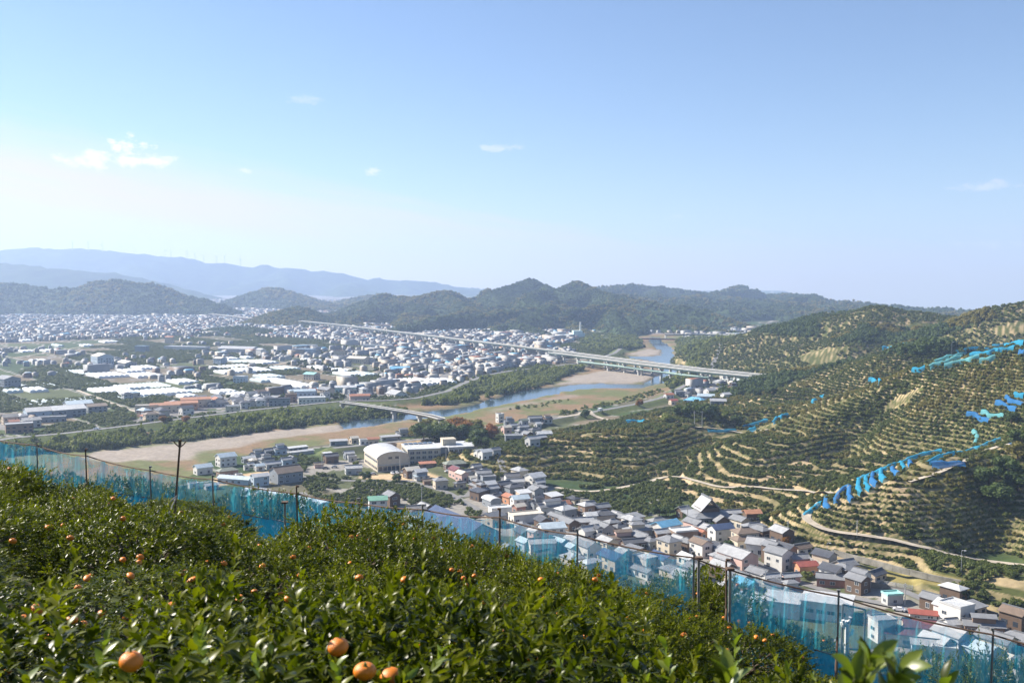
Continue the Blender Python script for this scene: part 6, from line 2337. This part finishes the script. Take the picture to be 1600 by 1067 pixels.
def mandarin(tree, world_p, s=1.0):
    mw = tree_mats[tree].inverted()
    lp = mw @ Vector([float(c) for c in world_p])
    k = tree.scale[0]
    kz = tree.scale[2]
    o = obj("mandarin", ORANGE, tree, lp, random.uniform(0, 6.28), (s / k, s / k, s / kz))
    o.rotation_euler = (random.uniform(-.5, .5), random.uniform(-.5, .5), random.uniform(0, 6.28))
    obj("calyx", CALYX, o)


SIL = [(-300, 690), (0, 720), (40, 724), (70, 738), (110, 752), (140, 770), (200, 776), (260, 780), (330, 776), (350, 794), (380, 816), (410, 838), (450, 834), (465, 800), (490, 790), (560, 784), (640, 796), (680, 824), (740, 843),
       (800, 853), (860, 872), (930, 892), (1000, 905), (1025, 930), (1060, 944), (1120, 940), (1180, 962), (1240, 1000), (1300, 1052), (1400, 1085), (1600, 1110), (1900, 1130)]
sx_, sy_ = [p[0] for p in SIL], [p[1] for p in SIL]
tree_mats = {}
TREES_NEAR = []
rows_y = [3.4, 5.2, 7.2, 9.3, 11.4, 13.5, 15.6, 17.7, 19.8, 21.9, 24.0, 26.1, 28.0]
for ri, y0 in enumerate(rows_y):
    xs_ = np.arange(-17, 14, 2.05) + (1.02 if ri % 2 else 0)
    for x0 in xs_:
        x = x0 + random.uniform(-.35, .35)
        y = y0 + random.uniform(-.35, .35)
        if abs(x / y) > .56 + 1.0 / y or y > float(yfence(x)) - .9:
            continue
        g = float(near_z(x, y))
        # the crown may not rise above the silhouette anywhere across its width
        lim = 1e9
        for dx_ in (-.7, 0, .7):
            px = 800 + F * (x + dx_) / y
            s_ = np.interp(px, sx_, sy_) + random.uniform(0, 10) + (0 if abs(dx_) < .1 else -14)
            a_, b_, c_ = pray(px, s_)
            lim = min(lim, CAMZ + c_ / b_ * (y - .2))
        lim = min(lim, CAMZ - 1.02 - .177 * y - .33 * max(0, x) + .12 * max(0, -x) + (random.uniform(-.55, .12) if y < float(yfence(x)) - 6 else random.uniform(-.05, .15)))
        h = min(2.25 * random.uniform(.85, 1.08), lim - g) * (random.uniform(.76, 1.0) if y < float(yfence(x)) - 4 else random.uniform(.92, 1.0))
        if h < .55:
            continue
        TREES_NEAR.append((x, y, g, h, ri))
# taller trees close to the lens
for (px, py, d) in ((205, 985, 2.9), (560, 905, 3.9), (700, 945, 4.2), (1150, 1082, 3.2), (1395, 1190, 2.2)):
    p = D(px, py, d)
    g = float(near_z(p[0], p[1]))
    TREES_NEAR.append((p[0], p[1], g, p[2] - g, 0))
# trees beyond the fence
for (px, py, d, w) in ((160, 748, 29.5, 1.2), (195, 742, 30, 1.3), (240, 752, 29, 1.2), (300, 775, 28, 1.2), (362, 772, 27.5, 1.3), (400, 765, 27, 1.3), (432, 768, 26.5, 1.3), (20, 720, 31, 1.2), (90, 735, 30, 1.2),
                       (1102, 893, 20.6, .8), (1190, 962, 20, .9), (1240, 985, 19.5, 1.0), (1440, 1020, 19, 1.2), (1500, 1030, 18.6, 1.2), (1575, 1015, 18.2, 1.1), (1380, 1035, 19, 1.2), (1320, 1030, 19.4, 1.2), (820, 868, 24, 1.0), (1060, 905, 21.5, .8)):
    p = D(px, py, d)
    g = float(near_z(p[0], p[1]))
    if p[2] - g > .7:
        TREES_NEAR.append((p[0], p[1], g, p[2] - g, 99))
byrow = {}
for t in TREES_NEAR:
    byrow.setdefault(t[4], []).append(t)
nrows = len([k for k in byrow if k != 99])
ALLTREES = []
n_single_trees = 0
for ri in sorted(byrow):
    for i, (x, y, g, h, _) in enumerate(sorted(byrow[ri], key=lambda t: t[0] / t[1])):
        k = 1.0 if h > 1.3 else .85
        if y < 2.6:
            k = .55
        near = y < 5.2
        fi = random.randrange(2 if near else 4)
        e = obj("mandarin_tree", None, loc=(x, y, g), rz=random.uniform(0, 6.28), scale=(k * random.uniform(.95, 1.1), k * random.uniform(.95, 1.1), h / 2.0))
        e.scale[1] = e.scale[0]
        obj("trunk", TRUNKS[i % 2], e)
        M = Matrix.LocRotScale(e.location, e.rotation_euler, e.scale)
        tree_mats[e] = M
        if near:
            fr = FRN[fi]
            O, Ln, Xv, Yv, Zv, Tn, _ = fr
            sel = np.ones(len(O), bool)
            if y < 3.9 and n_single_trees < 6:
                # the leaves that show largest are pieces of their own
                n_single_trees += 1
                Wp = np.array(M.to_3x3()) @ O.T
                Wp = Wp.T + np.array(e.location)
                dd = np.linalg.norm(Wp - np.array((0, 0, CAMZ)), axis=1)
                ppx_, ppy_ = pixv(Wp[:, 0], np.maximum(Wp[:, 1], .3), Wp[:, 2])
                vis = (Wp[:, 1] > .9) & (ppx_ > 0) & (ppx_ < 1600) & (ppy_ < 1067) & (O[:, 2] > 1.2)
                ids = np.where(vis)[0]
                ids = ids[np.argsort(dd[ids])][:90]
                sel[ids] = False
                for q in ids:
                    lo = obj("leaf", LEAF_YOUNG if Tn[q] > .62 else LEAF_ONE, e)
                    R3_ = Matrix([[float(Xv[q][a]), float(Yv[q][a]), float(Zv[q][a])] for a in range(3)])
                    lo.matrix_local = Matrix.Translation(Vector([float(c) for c in O[q]])) @ R3_.to_4x4() @ Matrix.Scale(float(Ln[q]), 4)
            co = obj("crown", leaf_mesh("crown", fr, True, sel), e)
        else:
            co = obj("crown", TREE_ME[fi], e)
        co['kind'] = 'stuff'
        ALLTREES.append(e)
        if ri == 99:
            tag(e, f"mandarin tree just beyond the blue net fence, {ordinal(i + 1)} from left", "mandarin tree", "mandarin trees of the near orchard")
        else:
            tag(e, f"glossy mandarin tree, {ordinal(i + 1)} from left in the {ordinal(ri + 1)} row before the camera", "mandarin tree", "mandarin trees of the near orchard")

# mandarins: those one can point at in the photograph, then a few more on every tree
FRUIT = [(205, 1033), (570, 1048), (528, 1010), (611, 1057), (80, 823), (76, 824), (122, 918), (59, 951), (112, 968), (141, 900), (136, 903), (192, 874), (219, 870), (217, 878), (204, 899), (309, 945), (345, 1028), (377, 1026),
         (192, 810), (110, 840), (410, 884), (405, 852), (549, 838), (547, 880), (561, 902), (632, 905), (724, 903), (719, 892), (728, 914), (741, 899), (706, 890), (733, 1034), (776, 979), (791, 986), (797, 945), (706, 996), (670, 947),
         (843, 1017), (830, 1026), (918, 994), (875, 960), (805, 973), (979, 965), (1069, 992), (1054, 1045), (1131, 965), (1155, 970), (1171, 973), (1176, 978), (1168, 980), (1187, 984), (1135, 1016), (1080, 965), (1089, 963), (879, 943),
         (1140, 980), (1182, 995), (1195, 1000), (255, 797), (458, 870), (845, 905), (930, 905), (690, 860), (850, 935), (1010, 985), (300, 905), (350, 880), (130, 975), (450, 935), (20, 845)]
cyl = [(e, Vector(e.location), e.scale[0] * 1.12, e.scale[2]) for e in ALLTREES]
tri_ = 0
for (px, py) in FRUIT:
    a_, b_, c_ = pray(px, py)
    found = None
    t = 1.3
    t = {(205, 1033): 2.3, (570, 1048): 3.2, (528, 1010): 3.4, (611, 1057): 3.6}.get((px, py), 5.5)
    while t < 26 and not found:
        p = Vector((a_ * t, b_ * t, CAMZ + c_ * t))
        for (e, L0, R_, kz) in cyl:
            q = p - L0
            f = (q.x / (1.12 * R_)) ** 2 + (q.y / (1.12 * R_)) ** 2 + ((q.z - .85 * kz) / (1.0 * kz)) ** 2
            if f < .98:
                found = (e, p)
                break
        t += .03
    if found:
        e, p = found
        d_ = Vector((a_, b_, c_)).normalized()
        mandarin(e, p - d_ * .13, random.uniform(.9, 1.1))
for e in ALLTREES:
    if random.random() < .55:
        for k in range(random.randrange(2, 8)):
            a = random.uniform(0, 6.28)
            el_ = random.uniform(.15, 1.1)
            s = random.uniform(.98, 1.08)
            lp = Vector((1.15 * cos(a) * cos(el_) * s, 1.15 * sin(a) * cos(el_) * s, .85 + .95 * sin(el_) * s))
            mandarin(e, tree_mats[e] @ lp, random.uniform(.85, 1.1))

# a tall sprig of young leaves close to the lens
sprig_tree = min(ALLTREES, key=lambda e: (e.location.x - .75) ** 2 + (e.location.y - 2.0) ** 2)
mi_ = tree_mats[sprig_tree].inverted()
rs = np.random.default_rng(12)


def sprig(pts, nl, ll):
    b = MB()
    P = [mi_ @ Vector([float(c) for c in p]) for p in pts]
    b.tube(P, .006, 6, r2=.003)
    obj("twig", b.data("twig", m_twig), sprig_tree)
    pts = [np.array(p, float) for p in pts]
    for i in range(nl):
        t = (i + .3) / nl * (len(pts) - 1)
        j = min(int(t), len(pts) - 2)
        o_ = pts[j] + (pts[j + 1] - pts[j]) * (t - j)
        ax = pts[j + 1] - pts[j]
        ax /= np.linalg.norm(ax)
        u = np.cross(ax, (0.2, 1, .1))
        u /= np.linalg.norm(u)
        v = np.cross(ax, u)
        ph = i * 2.4
        sp = 1.0 - .5 * i / nl
        yv = (cos(ph) * u + sin(ph) * v) * sp + ax * (1.1 - .5 * sp) + rs.normal(size=3) * .12
        yv /= np.linalg.norm(yv)
        zv = ax - yv * (yv @ ax) + rs.normal(size=3) * .1
        xv = np.cross(yv, zv)
        xv /= np.linalg.norm(xv)
        zv = np.cross(xv, yv)
        ln = ll * rs.uniform(.75, 1.1)
        Mw = Matrix.Translation(Vector([float(c) for c in o_])) @ Matrix([[float(xv[a]), float(yv[a]), float(zv[a])] for a in range(3)]).to_4x4() @ Matrix.Scale(float(ln), 4)
        lo = obj("leaf", LEAF_YOUNG if rs.random() < .75 else LEAF_ONE, sprig_tree)
        lo.matrix_local = mi_ @ Mw


sprig([D(1330, 1140, 1.95), D(1345, 1095, 1.95), D(1352, 1060, 1.93), D(1362, 1028, 1.9)], 15, .08)
sprig([D(1360, 1130, 1.9), D(1390, 1080, 1.9), D(1402, 1062, 1.88), D(1410, 1048, 1.86)], 10, .078)
sprig([D(1320, 1120, 1.95), D(1325, 1085, 1.95), D(1338, 1055, 1.9)], 9, .075)
sprig([D(1130, 1130, 2.2), D(1140, 1075, 2.2), D(1138, 1060, 2.2)], 9, .075)
sprig([D(1480, 1130, 2.6), D(1478, 1085, 2.6), D(1474, 1068, 2.6)], 8, .075)

# ------------------------------------------------------------------ net fence at the orchard edge
m_rust = mat("rusty_pipe", (.13, .085, .06), rough=.7, spec=.3, noise=.4, nscale=6, metal=.2)
m_pipe = mat("fence_pipe", (.22, .21, .20), rough=.5, spec=.4, noise=.25, nscale=8, metal=.4)
m_net = net_mat("fence_net", (.07, .66, .86), .64, 2.4)
m_net2 = net_mat("fence_net_lower", (.04, .58, .84), .50, 2.4)
POSTS = [(-160, 660, 30), (-45, 679, 29), (58, 696, 28), (135, 712, 27), (235, 735, 26), (333, 749, 25), (465, 771, 24), (560, 786, 23), (661, 796, 22), (780, 808, 21), (901, 835, 20), (1083, 871, 19), (1137, 889, 18.7), (1310, 931, 18),
         (1550, 991, 17), (1760, 1045, 16)]
PT = [D(a, b_, c) for a, b_, c in POSTS]
root = np.array([PT[0][0], PT[0][1], float(near_z(PT[0][0], PT[0][1]))])
fence = obj("net_fence", None, loc=root)
tag(fence, "blue net fence on pipe posts along the lower edge of the orchard", "fence")
for i, p in enumerate(PT):
    g = float(near_z(p[0], p[1])) - .4
    b = MB()
    top = p[2] + (.08 if i % 3 else .16)
    b.tube([(p[0], p[1], g), (p[0] + random.uniform(-.03, .03), p[1], top)], .020, 8)
    b.tube([(p[0], p[1], top), (p[0], p[1], top + .04)], .04, 8)
    for v in range(len(b.v)):
        b.v[v] = tuple(np.array(b.v[v]) - root)
    obj("post", b.data("post", m_rust if i % 3 == 0 else m_pipe), fence)
    if i in (3, 8, 12, 13):
        b = MB()
        b.tube([(p[0] - .02, p[1] - .05, p[2] - .75), (p[0] - .35, p[1] - .9, g + .3)], .02, 6)
        b.v = [tuple(np.array(v) - root) for v in b.v]
        obj("brace", b.data("brace", m_rust), fence)


def lerp_line(a, c, n, sag):
    return [a + (c - a) * t + np.array([0, 0, -sag * 4 * t * (1 - t)]) for t in np.linspace(0, 1, n)]


for i in range(len(PT) - 1):
    a, c = PT[i], PT[i + 1]
    sag = random.uniform(.02, .07)
    line = lerp_line(a, c, 10, sag)
    b = MB()
    b.tube(line, .016, 6)
    b.v = [tuple(np.array(v) - root) for v in b.v]
    obj("top_rail", b.data("top_rail", m_rust), fence)
    if i == 11:
        continue            # the gap in the net between the twin posts
    n, m = 64, 12
    g0 = [float(near_z(q[0], q[1])) for q in lerp_line(a, c, n, 0)]
    top = lerp_line(a, c, n, sag)
    V = []
    for j in range(m):
        f = j / (m - 1)
        for k in range(n):
            tie = .015 + .05 * abs(sin(k * .20 + i)) * (.4 + .8 * abs(sin(k * .07 + i * 2)))
            z = (top[k][2] - tie) * (1 - f) + (g0[k] + .05) * f
            bil = .10 * sin(pi * f) * (fbm(np.array([k * .35 + i * 7.0]), np.array([f * 2.0]), 2, 3)[0] + .3) + .018 * sin(k * .8 + f * 4 + 2 * sin(k * .17)) + .010 * sin(k * 1.7 + i + f * 5)
            V.append(np.array([top[k][0] + bil * .4, top[k][1] + bil, z]) - root)
    Fc = [(j * n + k, j * n + k + 1, (j + 1) * n + k + 1, (j + 1) * n + k) for j in range(m - 1) for k in range(n - 1)]
    obj("net_panel", mesh("net_panel", V, Fc, m_net, True), fence)
    if i >= 10 or i < 7:
        fm = .52
        mid = [top[k] * (1 - fm) + np.array([top[k][0], top[k][1], g0[k]]) * fm + np.array([0, .06, 0]) for k in range(n)]
        V = [q - root for q in mid] + [np.array([mid[k][0], mid[k][1] + .08, g0[k]]) - root for k in range(n)]
        obj("lower_net", mesh("lower_net", V, [(k, k + 1, n + k + 1, n + k) for k in range(n - 1)], m_net2, True), fence)
        b = MB()
        b.tube(mid, .013, 5)
        b.v = [tuple(np.array(v) - root) for v in b.v]
        obj("middle_rail", b.data("middle_rail", m_rust), fence)
# twin posts beside the gap and the short post with a cap
for (px, py, d, lab) in ((1092, 873, 19.1, "second pipe post standing close beside a net fence post"), (445, 786, 23.4, "short capped pipe post in front of the net fence"), (1141, 890, 18.6, "third pipe post leaning by the open gap in the net")):
    p = D(px, py, d)
    g = float(near_z(p[0], p[1])) - .3
    e = obj("pipe_post", None, loc=(p[0], p[1], g))
    b = MB()
    b.tube([(0, 0, 0), (0, 0, p[2] - g)], .028, 8)
    obj("pipe", b.data("pipe", m_pipe), e)
    b = MB()
    b.box(-.07, .07, -.07, .07, p[2] - g, p[2] - g + .04)
    obj("cap", b.data("cap", m_rust), e)
    tag(e, lab, "post")

# pole with a forked bracket among the trees, with its stays
p = D(281, 694, 15.0)
base = D(268, 815, 15.0)
g = float(near_z(base[0], base[1]))
e = obj("orchard_pole", None, loc=(base[0], base[1], g))
b = MB()
tp_ = p - np.array([base[0], base[1], g])
b.tube([(-.05, 0, 0), tp_], .019, 8, r2=.016)
obj("pole", b.data("pole", m_rust), e)
b = MB()
for s in (-1, 1):
    b.tube([tp_ + np.array([0, 0, -.05]), tp_ + np.array([s * .07, 0, .01]), tp_ + np.array([s * .09, 0, .05])], .009, 6)
b.box(tp_[0] - .018, tp_[0] + .018, tp_[1] - .018, tp_[1] + .018, tp_[2] - .02, tp_[2] + .07)
obj("bracket", b.data("bracket", m_rust), e)
for q in (D(205, 832, 13.0), D(258, 815, 14.4)):
    b = MB()
    b.tube([tp_ * .62, q - np.array([base[0], base[1], g])], .012, 5)
    obj("stay", b.data("stay", m_pipe), e)
tag(e, "thin rusty pole with a forked top standing among the trees", "pole")

# irrigation riser with white fittings and a pipe frame beyond the net
p = D(1324, 962, 20.0)
g = float(near_z(p[0], p[1]))
e = obj("irrigation_riser", None, loc=(p[0], p[1], g))
b = MB()
hh = p[2] - g
b.tube([(0, 0, -.2), (0, 0, hh - .1)], .05, 8)
obj("riser_pipe", b.data("riser_pipe", m_white_paint), e)
for k in range(5):
    a = k * 2 * pi / 5
    b = MB()
    b.tube([(0, 0, hh - .42 + .07 * k), (.10 * cos(a), .06 * sin(a), hh - .36 + .07 * k), (.12 * cos(a), .07 * sin(a), hh - .28 + .07 * k)], .036, 6)
    obj("fitting", b.data("fitting", m_white_paint), e)
tag(e, "white irrigation riser with branched fittings beyond the net", "pipe")
q = [D(a, b_, 20.4) for a, b_ in ((1315, 1012), (1317, 944), (1352, 952), (1350, 1015))]
e = obj("pipe_rack", None, loc=q[0])
for k in range(4):
    b = MB()
    b.tube([q[k] - q[0], q[(k + 1) % 4] - q[0]], .02, 6)
    obj("bar", b.data("bar", m_pipe), e)
b = MB()
b.tube([q[0] - q[0], np.array([q[0][0], q[0][1], float(near_z(q[0][0], q[0][1]))]) - q[0]], .02, 6)
obj("leg", b.data("leg", m_pipe), e)
tag(e, "small upright rectangle of pipes beside the white irrigation riser", "pipe rack")

# ------------------------------------------------------------------ haze over the valley
hz = MB()
hz.box(-15000, 15000, -300, 13600, -515, 640)
m_haze = bpy.data.materials.new("haze")
m_haze.use_nodes = True
nt = m_haze.node_tree
nt.nodes.clear()
ho = nt.nodes.new("ShaderNodeOutputMaterial")
pv = nt.nodes.new("ShaderNodeVolumePrincipled")
pv.inputs["Color"].default_value = (.52, .68, 1.0, 1)
pv.inputs["Density"].default_value = 1.05e-4
pv.inputs["Anisotropy"].default_value = 0.25
nt.links.new(pv.outputs[0], ho.inputs["Volume"])
o = obj("haze", hz.data("haze", m_haze))
tag(o, "pale blue haze filling the valley air", "haze", kind='stuff')
